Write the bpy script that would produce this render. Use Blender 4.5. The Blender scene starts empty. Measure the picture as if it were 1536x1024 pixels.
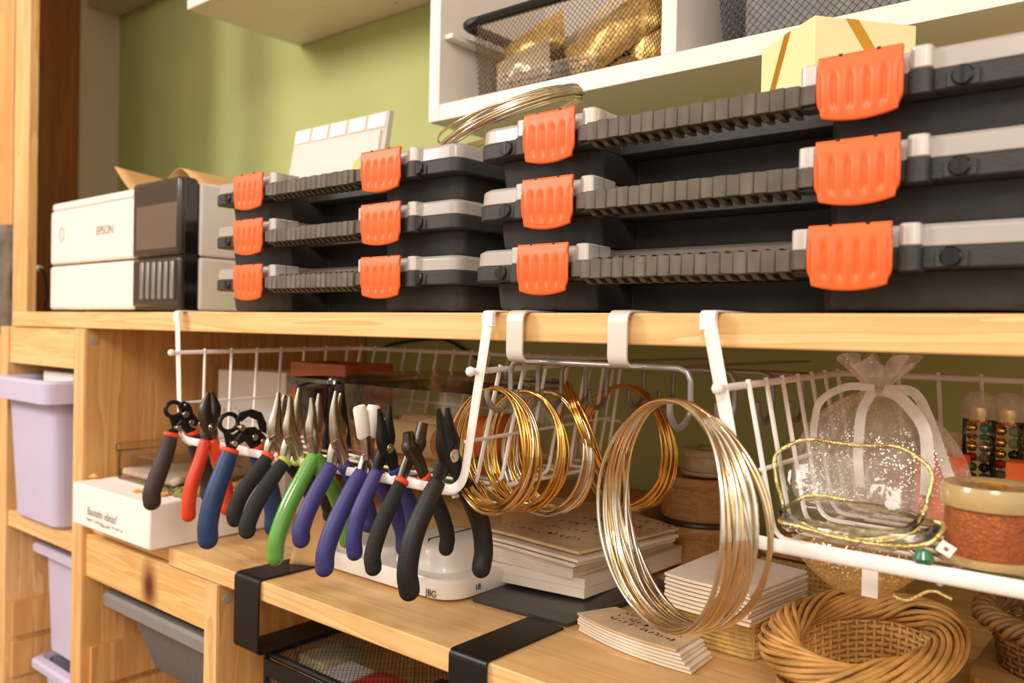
import bpy, bmesh, math, random
from mathutils import Vector, Matrix, Euler
random.seed(7)
PI = math.pi
scene = bpy.context.scene
col = scene.collection
H = 0.94                                   # camera height above the floor (m)

# ------------------------------------------------------------------ camera
FPX = 1257.4
_y, _p, _r = [math.radians(a) for a in (-39.836, -0.731, 1.132)]
CF = Vector((math.sin(_y)*math.cos(_p), math.cos(_y)*math.cos(_p), math.sin(_p)))
_r0 = CF.cross(Vector((0, 0, 1))).normalized(); _u0 = _r0.cross(CF)
CR = math.cos(_r)*_r0 + math.sin(_r)*_u0
CU = -math.sin(_r)*_r0 + math.cos(_r)*_u0
CAM = Vector((0, 0, H))
def ray(x, y): return CF + CR*((x-768)/FPX) - CU*((y-512)/FPX)
def PY(x, y, Y): d = ray(x, y); return CAM + d*(Y/d.y)
def PX(x, y, X): d = ray(x, y); return CAM + d*(X/d.x)
def PZ(x, y, Z): d = ray(x, y); return CAM + d*((Z-H)/d.z)
def pxm(p): return (p-CAM).dot(CF)/FPX     # metres per photo pixel at a point

cd = bpy.data.cameras.new('camera'); cam = bpy.data.objects.new('camera', cd); col.objects.link(cam)
cam.matrix_world = Matrix(((CR.x, CU.x, -CF.x, 0), (CR.y, CU.y, -CF.y, 0), (CR.z, CU.z, -CF.z, H), (0, 0, 0, 1)))
cd.sensor_width = 36; cd.lens = FPX*36/1536; cd.clip_start = .01
cd.dof.use_dof = True; cd.dof.focus_distance = .72; cd.dof.aperture_fstop = 6.3
scene.camera = cam

# ------------------------------------------------------------------ materials
def S(r, g, b):
    f = lambda c: (c/255/12.92) if c <= 10 else ((c/255+.055)/1.055)**2.4
    return (f(r), f(g), f(b), 1)
def newmat(name):
    m = bpy.data.materials.new(name); m.use_nodes = True
    nt = m.node_tree; b = nt.nodes['Principled BSDF']
    return m, nt, b
def mat(name, c, rough=.5, metal=0, var=.06, vscale=30, bump=0, bscale=200, coat=0, trans=0, ior=1.45, alpha=1, spec=.5, sheen=0):
    m, nt, b = newmat(name)
    b.inputs['Roughness'].default_value = rough; b.inputs['Metallic'].default_value = metal
    b.inputs['Coat Weight'].default_value = coat; b.inputs['Transmission Weight'].default_value = trans
    b.inputs['IOR'].default_value = ior; b.inputs['Alpha'].default_value = alpha
    b.inputs['Specular IOR Level'].default_value = spec; b.inputs['Sheen Weight'].default_value = sheen
    tc = nt.nodes.new('ShaderNodeTexCoord')
    if var:
        n = nt.nodes.new('ShaderNodeTexNoise'); n.inputs['Scale'].default_value = vscale; n.inputs['Detail'].default_value = 4
        nt.links.new(tc.outputs['Object'], n.inputs['Vector'])
        r = nt.nodes.new('ShaderNodeValToRGB')
        r.color_ramp.elements[0].position = .3; r.color_ramp.elements[1].position = .7
        r.color_ramp.elements[0].color = tuple(max(0, x*(1-var)) for x in c[:3])+(1,)
        r.color_ramp.elements[1].color = tuple(min(1, x*(1+var)) for x in c[:3])+(1,)
        nt.links.new(n.outputs['Fac'], r.inputs['Fac']); nt.links.new(r.outputs['Color'], b.inputs['Base Color'])
    else:
        b.inputs['Base Color'].default_value = c
    if bump:
        n2 = nt.nodes.new('ShaderNodeTexNoise'); n2.inputs['Scale'].default_value = bscale; n2.inputs['Detail'].default_value = 3
        nt.links.new(tc.outputs['Object'], n2.inputs['Vector'])
        bp = nt.nodes.new('ShaderNodeBump'); bp.inputs['Strength'].default_value = bump; bp.inputs['Distance'].default_value = .002
        nt.links.new(n2.outputs['Fac'], bp.inputs['Height']); nt.links.new(bp.outputs['Normal'], b.inputs['Normal'])
    return m
def wood(name, c1, c2, axis='X', rough=.5, scale=1.0, knot=None, c3=None):
    """pine: stretched noise streaks along the grain axis, fine fibres, optional knot"""
    m, nt, b = newmat(name); L = nt.links.new; N = nt.nodes.new
    tc = N('ShaderNodeTexCoord'); mp = N('ShaderNodeMapping')
    long_, cross = 2.2*scale, 38*scale
    mp.inputs['Scale'].default_value = {'X': (long_, cross, cross), 'Y': (cross, long_, cross), 'Z': (cross, cross, long_)}[axis]
    L(tc.outputs['Object'], mp.inputs['Vector'])
    n1 = N('ShaderNodeTexNoise'); n1.inputs['Scale'].default_value = 1; n1.inputs['Detail'].default_value = 3; n1.inputs['Distortion'].default_value = .6
    L(mp.outputs['Vector'], n1.inputs['Vector'])
    w = N('ShaderNodeMath'); w.operation = 'MULTIPLY'; w.inputs[1].default_value = 5.0; L(n1.outputs['Fac'], w.inputs[0])
    fr = N('ShaderNodeMath'); fr.operation = 'FRACT'; L(w.outputs[0], fr.inputs[0])
    n2 = N('ShaderNodeTexNoise'); n2.inputs['Scale'].default_value = 6; n2.inputs['Detail'].default_value = 5
    L(mp.outputs['Vector'], n2.inputs['Vector'])
    ad = N('ShaderNodeMath'); ad.operation = 'MULTIPLY_ADD'; ad.inputs[1].default_value = .55; L(fr.outputs[0], ad.inputs[0])
    sc = N('ShaderNodeMath'); sc.operation = 'MULTIPLY'; sc.inputs[1].default_value = .45; L(n2.outputs['Fac'], sc.inputs[0]); L(sc.outputs[0], ad.inputs[2])
    rp = N('ShaderNodeValToRGB'); e = rp.color_ramp.elements
    e[0].position = .12; e[0].color = c1; e[1].position = .95; e[1].color = c2
    L(ad.outputs[0], rp.inputs['Fac'])
    out = rp.outputs['Color']
    if knot:
        vm = N('ShaderNodeVectorMath'); vm.operation = 'SUBTRACT'; vm.inputs[1].default_value = knot
        L(tc.outputs['Object'], vm.inputs[0])
        ms = N('ShaderNodeVectorMath'); ms.operation = 'MULTIPLY'; ms.inputs[1].default_value = (1, 0.01, .62); L(vm.outputs[0], ms.inputs[0])
        nn = N('ShaderNodeTexNoise'); nn.inputs['Scale'].default_value = 90; L(tc.outputs['Object'], nn.inputs['Vector'])
        ln = N('ShaderNodeVectorMath'); ln.operation = 'LENGTH'; L(ms.outputs[0], ln.inputs[0])
        pa = N('ShaderNodeMath'); pa.operation = 'MULTIPLY_ADD'; pa.inputs[1].default_value = .004; L(nn.outputs['Fac'], pa.inputs[0]); L(ln.outputs['Value'], pa.inputs[2])
        kr = N('ShaderNodeValToRGB'); ke = kr.color_ramp.elements
        ke[0].position = .0055; ke[0].color = S(70, 30, 10); ke[1].position = .034; ke[1].color = (0, 0, 0, 1)
        k2 = ke.new(.014); k2.color = S(140, 72, 24)
        kr2 = N('ShaderNodeValToRGB'); q = kr2.color_ramp.elements
        q[0].position = .011; q[0].color = (1, 1, 1, 1); q[1].position = .030; q[1].color = (0, 0, 0, 1)
        L(pa.outputs[0], kr.inputs['Fac']); L(pa.outputs[0], kr2.inputs['Fac'])
        mx = N('ShaderNodeMixRGB'); L(kr2.outputs['Color'], mx.inputs['Fac']); L(out, mx.inputs[1]); L(kr.outputs['Color'], mx.inputs[2])
        out = mx.outputs[0]
    L(out, b.inputs['Base Color'])
    b.inputs['Roughness'].default_value = rough
    bp = N('ShaderNodeBump'); bp.inputs['Strength'].default_value = .12; bp.inputs['Distance'].default_value = .001
    L(ad.outputs[0], bp.inputs['Height']); L(bp.outputs['Normal'], b.inputs['Normal'])
    return m
def gauze(name, c, alpha, sparkle=0, sc=900, rough=.5, sparkcol=(1, 1, 1, 1)):
    """sheer fabric: transparent cloth whose weave leaves a share of the light through; glints are tiny metallic threads"""
    m, nt, b = newmat(name); L = nt.links.new; N = nt.nodes.new
    b.inputs['Base Color'].default_value = c; b.inputs['Roughness'].default_value = rough
    tr = N('ShaderNodeBsdfTransparent'); mix = N('ShaderNodeMixShader'); o = nt.nodes['Material Output']
    tc = N('ShaderNodeTexCoord'); vo = N('ShaderNodeTexVoronoi'); vo.inputs['Scale'].default_value = sc
    L(tc.outputs['Object'], vo.inputs['Vector'])
    nz = N('ShaderNodeTexNoise'); nz.inputs['Scale'].default_value = 45; nz.inputs['Detail'].default_value = 5; L(tc.outputs['Object'], nz.inputs['Vector'])
    mr = N('ShaderNodeMapRange'); mr.inputs[1].default_value = .3; mr.inputs[2].default_value = .7
    mr.inputs[3].default_value = alpha*.55; mr.inputs[4].default_value = min(1, alpha*1.4); L(nz.outputs['Fac'], mr.inputs[0])
    fac = mr.outputs[0]
    if sparkle:
        lt = N('ShaderNodeMath'); lt.operation = 'GREATER_THAN'; lt.inputs[1].default_value = 1-sparkle
        wn = N('ShaderNodeTexWhiteNoise'); L(vo.outputs['Position'], wn.inputs['Vector']); L(wn.outputs['Value'], lt.inputs[0])
        mxa = N('ShaderNodeMath'); mxa.operation = 'MAXIMUM'; L(lt.outputs[0], mxa.inputs[0]); L(fac, mxa.inputs[1]); fac = mxa.outputs[0]
        mxc = N('ShaderNodeMixRGB'); mxc.inputs[1].default_value = c; mxc.inputs[2].default_value = sparkcol
        L(lt.outputs[0], mxc.inputs['Fac']); L(mxc.outputs[0], b.inputs['Base Color'])
        L(lt.outputs[0], b.inputs['Metallic'])
    L(fac, mix.inputs['Fac']); L(tr.outputs[0], mix.inputs[1]); L(b.outputs[0], mix.inputs[2]); L(mix.outputs[0], o.inputs['Surface'])
    return m
def film(name, tint=(1, 1, 1, 1), alpha=.0, rough=.08):
    """thin clear plastic: see-through with glossy reflections"""
    m, nt, b = newmat(name); L = nt.links.new; N = nt.nodes.new
    nt.nodes.remove(b)
    tr = N('ShaderNodeBsdfTransparent'); tr.inputs['Color'].default_value = tint
    gl = N('ShaderNodeBsdfGlossy'); gl.inputs['Roughness'].default_value = rough; gl.inputs['Color'].default_value = (.9, .88, .85, 1)
    fr = N('ShaderNodeFresnel'); fr.inputs['IOR'].default_value = 1.45
    tc = N('ShaderNodeTexCoord'); nz = N('ShaderNodeTexNoise'); nz.inputs['Scale'].default_value = 45; nz.inputs['Detail'].default_value = 3
    bp = N('ShaderNodeBump'); bp.inputs['Strength'].default_value = .35; bp.inputs['Distance'].default_value = .004
    L(tc.outputs['Object'], nz.inputs['Vector']); L(nz.outputs['Fac'], bp.inputs['Height']); L(bp.outputs['Normal'], gl.inputs['Normal'])
    ad = N('ShaderNodeMath'); ad.operation = 'ADD'; ad.use_clamp = True; ad.inputs[1].default_value = alpha; L(fr.outputs[0], ad.inputs[0])
    mix = N('ShaderNodeMixShader'); L(ad.outputs[0], mix.inputs['Fac']); L(tr.outputs[0], mix.inputs[1]); L(gl.outputs[0], mix.inputs[2])
    L(mix.outputs[0], nt.nodes['Material Output'].inputs['Surface'])
    return m

M = {}
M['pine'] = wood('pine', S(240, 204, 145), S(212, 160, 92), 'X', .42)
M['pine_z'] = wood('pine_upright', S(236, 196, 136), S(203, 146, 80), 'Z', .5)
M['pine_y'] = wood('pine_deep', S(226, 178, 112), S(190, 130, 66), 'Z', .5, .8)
M['pine_dark'] = wood('stained_wood', S(168, 100, 40), S(128, 68, 22), 'Z', .5, .7)
M['tray_wood'] = wood('tray_wood', S(186, 98, 40), S(150, 70, 24), 'X', .4)
M['bowl_wood'] = wood('bowl_wood', S(210, 158, 92), S(166, 112, 58), 'X', .38, 2.2)
M['green'] = mat('green_wall_paint', S(182, 190, 124), .75, var=.05, vscale=6, bump=.1, bscale=90)
M['white_wall'] = mat('white_wall_paint', S(206, 192, 172), .8, var=.04, vscale=5)
M['ceiling'] = mat('ceiling_paint', S(222, 212, 196), .85, var=.03)
M['floor'] = wood('floor_boards', S(150, 104, 62), S(112, 72, 40), 'X', .4)
M['white_laminate'] = mat('white_laminate', S(232, 224, 214), .4, var=.02)
M['white_metal'] = mat('white_coated_wire', S(242, 236, 230), .35, var=.02, coat=.2)
M['grey_metal'] = mat('grey_coated_wire', S(150, 148, 144), .35, metal=.6, var=.05)
M['clip_metal'] = mat('pale_coated_steel', S(214, 208, 198), .38, metal=.15, var=.02)
M['black_plastic'] = mat('black_box_plastic', S(52, 50, 48), .55, var=.1, vscale=60, bump=.15, bscale=600)
M['handle_plastic'] = mat('lit_handle_plastic', S(92, 84, 72), .6, var=.22, vscale=45, bump=.15, bscale=600)  # lighter, browner black plastic: light catching the handle is put into the colour
M['black_gloss'] = mat('black_gloss_plastic', S(20, 18, 18), .12, var=0, coat=.5)
M['lid_plastic'] = mat('smoky_lid_plastic', S(196, 188, 180), .28, var=.04, trans=.25, coat=.3)
M['lid_boss'] = mat('clear_boss_plastic', S(214, 208, 200), .14, metal=.35, var=.03, coat=.5)
M['orange'] = mat('orange_latch_plastic', S(240, 104, 46), .42, var=.04, vscale=50)
M['printer_white'] = mat('printer_white_plastic', S(238, 230, 220), .45, var=.015)
M['printer_side'] = mat('printer_side_plastic', S(212, 208, 200), .5, var=.015)
M['screen'] = mat('dark_screen', S(104, 86, 74), .3, var=.03)
M['panel_dark'] = mat('dark_panel', S(48, 38, 33), .25, var=.03, coat=.3)
M['logo'] = mat('logo_ink', S(150, 96, 74), .6, var=0)
M['cream_paper'] = mat('cream_card', S(244, 228, 172), .7, var=.02)
M['gold_ribbon'] = mat('gold_ribbon', S(206, 148, 42), .35, metal=.5, var=.06)
M['kraft'] = mat('kraft_paper', S(214, 168, 112), .8, var=.06, vscale=25)
M['white_card'] = mat('white_cardboard', S(244, 236, 228), .65, var=.02, vscale=14)
M['paper'] = mat('bag_paper', S(248, 234, 214), .8, var=.06, vscale=30, bump=.1, bscale=120)
M['brown_print'] = mat('printed_brown_paper', S(226, 198, 158), .75, var=.1, vscale=60)
M['ink'] = mat('black_ink', S(34, 28, 24), .7, var=0)
M['grey_ink'] = mat('grey_ink', S(120, 108, 98), .7, var=0)
M['red_ink'] = mat('red_ink', S(216, 92, 62), .7, var=0)
M['blue_ink'] = mat('blue_ink', S(80, 110, 130), .7, var=0)
M['lilac'] = mat('lilac_plastic', S(198, 190, 216), .42, var=.02)
M['grey_mesh'] = mat('grey_mesh_weave', S(116, 114, 114), .6, var=.25, vscale=420, bump=.6, bscale=420)
M['grey_rim'] = mat('grey_bin_plastic', S(132, 128, 124), .5, var=.04)
M['black_metal'] = mat('black_coated_steel', S(24, 22, 22), .38, metal=.2, var=.1, vscale=80)
M['black_wire'] = mat('black_wire_mesh', S(26, 24, 23), .45, metal=.3, var=0)
M['bronze_wire'] = mat('bronze_wire_mesh', S(84, 66, 44), .35, metal=.6, var=.1)
M['silver_wire'] = mat('grey_wire_mesh', S(70, 70, 74), .4, metal=.5, var=0)
M['gold_wire'] = mat('gold_craft_wire', S(230, 184, 96), .17, metal=1, var=.12, vscale=40)
M['silver_wire_coil'] = mat('silver_craft_wire', S(232, 224, 210), .16, metal=1, var=.1, vscale=40)
M['mixed_wire'] = mat('pale_gold_craft_wire', S(232, 210, 168), .16, metal=1, var=.18, vscale=25)
M['steel'] = mat('plier_steel', S(186, 176, 160), .27, metal=1, var=.08, vscale=60)
M['steel_dark'] = mat('dark_plier_steel', S(92, 86, 80), .35, metal=.9, var=.1, vscale=70)
M['tool_black'] = mat('black_oxide_steel', S(34, 33, 32), .38, metal=.4, var=.1, vscale=70)
M['nylon'] = mat('white_nylon_jaw', S(244, 236, 222), .35, var=.02)
def foam(n, c, r=.75, b=.35): return mat(n, c, r, var=.12, vscale=260, bump=b, bscale=700)
M['g_black'] = foam('black_foam_grip', S(36, 34, 33))
M['g_black2'] = foam('black_rubber_grip', S(27, 26, 26), .5, .2)
M['g_brown'] = foam('dark_brown_grip', S(58, 46, 42), .55, .15)
M['g_red'] = mat('red_dipped_grip', S(226, 66, 30), .35, var=.04, coat=.3)
M['g_navy'] = mat('navy_grip', S(38, 62, 104), .45, var=.05)
M['g_green'] = mat('green_dipped_grip', S(96, 156, 62), .22, var=.03, coat=.6)
M['g_purple'] = mat('purple_grip', S(58, 56, 116), .5, var=.05, bump=.1, bscale=500)
M['c_red'] = mat('red_collar', S(232, 74, 40), .4, var=.03)
M['c_green'] = mat('lime_collar', S(172, 192, 62), .4, var=.03)
M['wicker'] = mat('honey_wicker', S(204, 154, 86), .42, var=.3, vscale=35)
M['wicker_light'] = mat('pale_wicker', S(228, 184, 112), .42, var=.22, vscale=35)
M['wicker_dark'] = mat('brown_wicker', S(134, 96, 54), .5, var=.3, vscale=35)
M['cane'] = mat('straw_weave', S(206, 170, 96), .5, var=.25, vscale=120, bump=.6, bscale=260)
M['white_plastic'] = mat('white_dish_plastic', S(242, 236, 228), .3, var=.01, coat=.3)
M['mailer'] = mat('black_mailer_film', S(58, 56, 54), .32, var=.1, vscale=30, bump=.5, bscale=40)
M['copper'] = mat('copper_thread', S(166, 92, 50), .42, metal=.4, var=.2, vscale=300, bump=.5, bscale=500)
M['spool'] = mat('clear_amber_spool', S(216, 188, 130), .2, var=.05, trans=.35, coat=.4)
M['brown_spool'] = mat('brown_spool_plastic', S(206, 176, 134), .25, var=.05, coat=.4)
M['satin'] = gauze('white_satin_ribbon', S(250, 244, 236), .85, 0, rough=.35)
M['organza'] = gauze('white_organza', S(240, 232, 218), .26, .10, 1100, .4, (.95, .88, .75, 1))
M['organza_top'] = gauze('gathered_organza', S(250, 244, 234), .42, .03, 900, .4)
M['tulle_gold'] = gauze('gold_tulle', S(206, 166, 100), .40, .10, 900, .45, (1, .85, .5, 1))
M['film'] = film('clear_film'); M['box_clear'] = film('clear_box_plastic', (.95, .92, .87, 1), .0, .12)
M['gold_trim'] = mat('gold_glitter_cord', S(250, 220, 150), .25, metal=.8, var=.3, vscale=300, bump=.8, bscale=500)
M['bead_green'] = mat('green_glass_bead', S(46, 120, 84), .1, var=.05, coat=.6)
M['red'] = mat('red_card', S(176, 36, 26), .5, var=.05)
M['orange_paper'] = mat('orange_paper', S(232, 110, 52), .6, var=.06)
M['beige_roll'] = mat('beige_paper_roll', S(252, 222, 170), .6, var=.04)
M['moss'] = mat('dried_moss', S(132, 136, 74), .9, var=.3, vscale=80)
M['petal'] = mat('dried_petals', S(226, 160, 96), .85, var=.3, vscale=90)
M['foil'] = mat('gold_foil_pack', S(226, 180, 104), .3, metal=.5, var=.4, vscale=160, bump=.6, bscale=120)
M['tinsel'] = mat('gold_tinsel', S(150, 108, 54), .5, metal=.15, var=.5, vscale=160, bump=.5, bscale=160)
M['cap'] = gauze('milky_clear_cap', S(240, 232, 220), .34, 0, rough=.12)
M['label_film'] = gauze('label_film', S(220, 200, 170), .16, 0, rough=.3)
M['cello'] = mat('clear_bag_gloss', S(216, 196, 160), .18, metal=.2, var=.2, vscale=50, bump=.6, bscale=40)
M['bronze_cloth'] = mat('bronze_cloth', S(104, 76, 44), .7, var=.3, vscale=60, bump=.4, bscale=60)
M['fabric_grey'] = mat('grey_felt', S(150, 146, 142), .9, var=.15, vscale=90)
M['screw'] = mat('zinc_screw', S(200, 196, 188), .35, metal=.5, var=.05)
M['cable'] = mat('black_cable', S(28, 26, 24), .5, var=0)
M['stone_cloth'] = mat('grey_cloth', S(112, 100, 86), .9, var=.3, vscale=40)

# ------------------------------------------------------------------ mesh helpers
class MB:
    def __init__(s): s.v = []; s.f = []
    def add(s, vs, fs):
        o = len(s.v); s.v += [Vector(v) for v in vs]; s.f += [tuple(i+o for i in f) for f in fs]; return s
    def box(s, lo, hi):
        x0, y0, z0 = lo; x1, y1, z1 = hi
        return s.add([(x0,y0,z0),(x1,y0,z0),(x1,y1,z0),(x0,y1,z0),(x0,y0,z1),(x1,y0,z1),(x1,y1,z1),(x0,y1,z1)],
                     [(0,3,2,1),(4,5,6,7),(0,1,5,4),(1,2,6,5),(2,3,7,6),(3,0,4,7)])
    def rbox(s, lo, hi, r, n=4, taper=0):
        """box with rounded vertical edges; taper shrinks the bottom"""
        def loop(z, k):
            pts = []
            for (cx, cy, a0) in ((hi[0]-r, hi[1]-r, 0), (lo[0]+r, hi[1]-r, PI/2), (lo[0]+r, lo[1]+r, PI), (hi[0]-r, lo[1]+r, 1.5*PI)):
                for i in range(n+1):
                    a = a0+PI/2*i/n
                    pts.append((cx+r*math.cos(a), cy+r*math.sin(a)))
            mx, my = (lo[0]+hi[0])/2, (lo[1]+hi[1])/2
            return [(mx+(x-mx)*(1-k/(max(1e-6, (hi[0]-lo[0])/2))), my+(y-my)*(1-k/(max(1e-6, (hi[1]-lo[1])/2))), z) for x, y in pts]
        return s.loft([loop(lo[2], taper), loop(hi[2], 0)])
    def loft(s, loops, cap=True, closed=True):
        n = len(loops[0]); vs = [p for l in loops for p in l]; fs = []
        for k in range(len(loops)-1):
            for i in range(n if closed else n-1):
                j = (i+1) % n
                fs.append((k*n+i, k*n+j, (k+1)*n+j, (k+1)*n+i))
        if cap:
            fs.append(tuple(reversed(range(n)))); fs.append(tuple((len(loops)-1)*n+i for i in range(n)))
        return s.add(vs, fs)
    def prism(s, pts, z0, z1):
        return s.loft([[(x, y, z0) for x, y in pts], [(x, y, z1) for x, y in pts]])
    def plate(s, pts, fn, t0, t1):
        """2D outline -> 3D through fn(u, v, t)"""
        return s.loft([[fn(u, v, t0) for u, v in pts], [fn(u, v, t1) for u, v in pts]])
    def tube(s, path, r, seg=8, closed=False, up=None, flat=1.0, cap=True):
        """sweep; r number or list; flat scales the section along the second normal"""
        path = [Vector(p) for p in path]; n = len(path)
        rs = r if isinstance(r, (list, tuple)) else [r]*n
        loops = []; prev = None
        for i, p in enumerate(path):
            a = path[(i-1) % n] if (closed or i > 0) else path[i]
            b = path[(i+1) % n] if (closed or i < n-1) else path[i]
            t = (b-a)
            t = t.normalized() if t.length > 1e-9 else Vector((0, 0, 1))
            if up is not None:
                w = Vector(up); n1 = t.cross(w)
                n1 = n1.normalized() if n1.length > 1e-6 else t.orthogonal().normalized()
            else:
                n1 = t.orthogonal().normalized() if prev is None else (prev - t*prev.dot(t))
                n1 = n1.normalized() if n1.length > 1e-6 else t.orthogonal().normalized()
            prev = n1; n2 = t.cross(n1)
            loops.append([p + n1*(rs[i]*math.cos(2*PI*k/seg)) + n2*(rs[i]*flat*math.sin(2*PI*k/seg)) for k in range(seg)])
        if closed: loops.append(loops[0]); cap = False
        return s.loft(loops, cap=cap)
    def lathe(s, prof, c=(0, 0, 0), seg=32, axis='Z', cap=False):
        loops = []
        for r, h in prof:
            l = []
            for k in range(seg):
                a = 2*PI*k/seg; u, w = r*math.cos(a), r*math.sin(a)
                v = {'Z': (u, w, h), 'Y': (u, h, -w), 'X': (h, u, w)}[axis]
                l.append((c[0]+v[0], c[1]+v[1], c[2]+v[2]))
            loops.append(l)
        return s.loft(loops, cap=cap)
    def cyl(s, c, r, h0, h1, axis='Z', seg=20, bev=0):
        p = [(r, h0), (r, h1)] if not bev else [(r-bev, h0), (r, h0+bev), (r, h1-bev), (r-bev, h1)]
        return s.lathe(p, c, seg, axis, cap=True)
    def grid(s, nu, nv, fn):
        vs = [fn(i/nu, j/nv) for j in range(nv+1) for i in range(nu+1)]
        fs = [(j*(nu+1)+i, j*(nu+1)+i+1, (j+1)*(nu+1)+i+1, (j+1)*(nu+1)+i) for j in range(nv) for i in range(nu)]
        return s.add(vs, fs)
    def build(s, name, m, parent=None, origin=None, smooth=30, bevel=0, solid=0, bseg=2, subsurf=0, local=False):
        """verts are world coordinates (local=True: already in the parent's space)"""
        me = bpy.data.meshes.new(name); o = bpy.data.objects.new(name, me); col.objects.link(o)
        off = Vector((0, 0, 0))
        if parent is not None:
            o.parent = parent
            if not local:
                q = parent
                while q is not None: off += q.location; q = q.parent
        elif origin is not None:
            off = Vector(origin); o.location = off
        elif not local and s.v:
            xs = [v.x for v in s.v]; ys = [v.y for v in s.v]; zs = [v.z for v in s.v]
            off = Vector(((min(xs)+max(xs))/2, (min(ys)+max(ys))/2, min(zs))); o.location = off
        me.from_pydata([v-off for v in s.v], [], s.f); me.update()
        bm = bmesh.new(); bm.from_mesh(me); bmesh.ops.recalc_face_normals(bm, faces=bm.faces); bm.to_mesh(me); bm.free()
        if smooth is not None:
            me.shade_smooth(); me.set_sharp_from_angle(angle=math.radians(smooth))
        me.materials.append(m)
        if solid:
            md = o.modifiers.new('solid', 'SOLIDIFY'); md.thickness = solid; md.offset = 0
        if bevel:
            md = o.modifiers.new('bevel', 'BEVEL'); md.width = bevel; md.segments = bseg; md.limit_method = 'ANGLE'; md.angle_limit = math.radians(35)
        if subsurf:
            md = o.modifiers.new('sub', 'SUBSURF'); md.levels = subsurf; md.render_levels = subsurf
        return o
def tag(o, label, cat, group=None, kind=None):
    o['label'] = label; o['category'] = cat
    if group: o['group'] = group
    if kind: o['kind'] = kind
    return o
def thing(name, loc, label, cat, group=None, rz=0):
    o = bpy.data.objects.new(name, None); col.objects.link(o); o.location = loc; o.rotation_euler.z = rz
    o.empty_display_size = .02
    return tag(o, label, cat, group)
def dup(root, loc, label=None, rz=None):
    r = root.copy(); col.objects.link(r); r.location = loc
    if rz is not None: r.rotation_euler.z = rz
    if label: r['label'] = label
    for ch in list(root.children):
        c = ch.copy(); col.objects.link(c); c.parent = r
        for g in list(ch.children):
            d = g.copy(); col.objects.link(d); d.parent = c
    return r
def structure(o): o['kind'] = 'structure'; return o
def arc(c, r, a0, a1, n, fn):
    return [fn(c[0]+r*math.cos(a0+(a1-a0)*i/n), c[1]+r*math.sin(a0+(a1-a0)*i/n)) for i in range(n+1)]
def fillet(pts, r, n=5):
    """round the corners of a 3D polyline"""
    pts = [Vector(p) for p in pts]; out = [pts[0]]
    for i in range(1, len(pts)-1):
        p = pts[i]; a = pts[i-1]-p; b = pts[i+1]-p
        d = min(r, a.length*.48, b.length*.48); A = p+a.normalized()*d; B = p+b.normalized()*d
        for k in range(n+1):
            t = k/n; out.append(A*(1-t)**2 + p*(2*t*(1-t)) + B*t*t)
    out.append(pts[-1]); return out
def smooth_path(pts, n=6):
    """Catmull-Rom through points"""
    P = [Vector(p) for p in pts]; P = [2*P[0]-P[1]]+P+[2*P[-1]-P[-2]]; out = []
    for i in range(1, len(P)-2):
        for k in range(n):
            t = k/n; a, b, c, d = P[i-1], P[i], P[i+1], P[i+2]
            out.append(.5*((2*b)+(c-a)*t+(2*a-5*b+4*c-d)*t*t+(3*b-a-3*c+d)*t**3))
    out.append(P[-2]); return out
def interp(vals, n):
    """resample list of numbers like smooth_path does"""
    out = []
    for i in range(len(vals)-1):
        for k in range(n): out.append(vals[i]+(vals[i+1]-vals[i])*k/n)
    out.append(vals[-1]); return out
def text(name, body, size, m, parent, mw, thick=.0002, shear=0, sx=1):
    """lettering as a thin mesh laid on a surface; mw = world matrix of its baseline frame"""
    cu = bpy.data.curves.new(name, 'FONT'); cu.body = body; cu.size = size; cu.extrude = thick; cu.align_x = 'LEFT'; cu.shear = shear
    t = bpy.data.objects.new(name, cu); col.objects.link(t)
    dg = bpy.context.evaluated_depsgraph_get()
    me = bpy.data.meshes.new_from_object(t.evaluated_get(dg)); bpy.data.objects.remove(t)
    o = bpy.data.objects.new(name, me); col.objects.link(o)
    me.materials.clear(); me.materials.append(m)
    off = Vector((0, 0, 0)); q = parent
    while q is not None: off += q.location; q = q.parent
    o.parent = parent
    me.transform(Matrix.Translation(-off) @ mw @ Matrix.Diagonal((sx, 1, 1, 1)))
    return o
def frame(o, ux, uy):
    ux = Vector(ux).normalized(); uy = Vector(uy); uy = (uy-ux*uy.dot(ux)).normalized(); uz = ux.cross(uy); o = Vector(o)
    return Matrix(((ux.x, uy.x, uz.x, o.x), (ux.y, uy.y, uz.y, o.y), (ux.z, uy.z, uz.z, o.z), (0, 0, 0, 1)))

# key levels (world z)
ST, SB = H+.0155, H-.009       # upper shelf top / bottom
LT, LB = H-.2903, H-.3132      # worktop top / bottom
FY = .55                       # front plane of the shelving
WY = 1.09                      # back wall
WXL = -2.35                    # left wall

# ------------------------------------------------------------------ setting
structure(MB().box((-3.2, -2.4, -.05), (2.2, WY+.1, 0)).build('floor', M['floor']))
structure(MB().box((-3.2, -.2, 2.5), (2.2, WY+.1, 2.55)).build('ceiling', M['ceiling']))
structure(MB().box((WXL-.1, WY, 0), (2.2, WY+.1, 2.5)).build('wall_back', M['green']))
structure(MB().box((WXL-.1, -.6, 0), (WXL, WY-.001, 2.5)).build('wall_left', M['white_wall']))
structure(MB().box((WXL+.001, WY-.09, H+.85), (-1.9, WY-.001, 2.499)).build('trim_1', M['white_wall'], bevel=.002))
# brown panel door on the left wall, with its frame
d = MB().box((WXL+.001, .66, .02), (WXL+.02, .975, 2.02)).build('door_1', M['pine_dark'], bevel=.002); structure(d)
MB().box((WXL+.021, .69, .1), (WXL+.026, .86, 1.9)).build('door_panel', M['pine_dark'], d, bevel=.003)
structure(MB().box((WXL+.001, .5, 2.03), (WXL+.03, .975, 2.09)).build('trim_2', M['pine_y'], bevel=.002))

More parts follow.
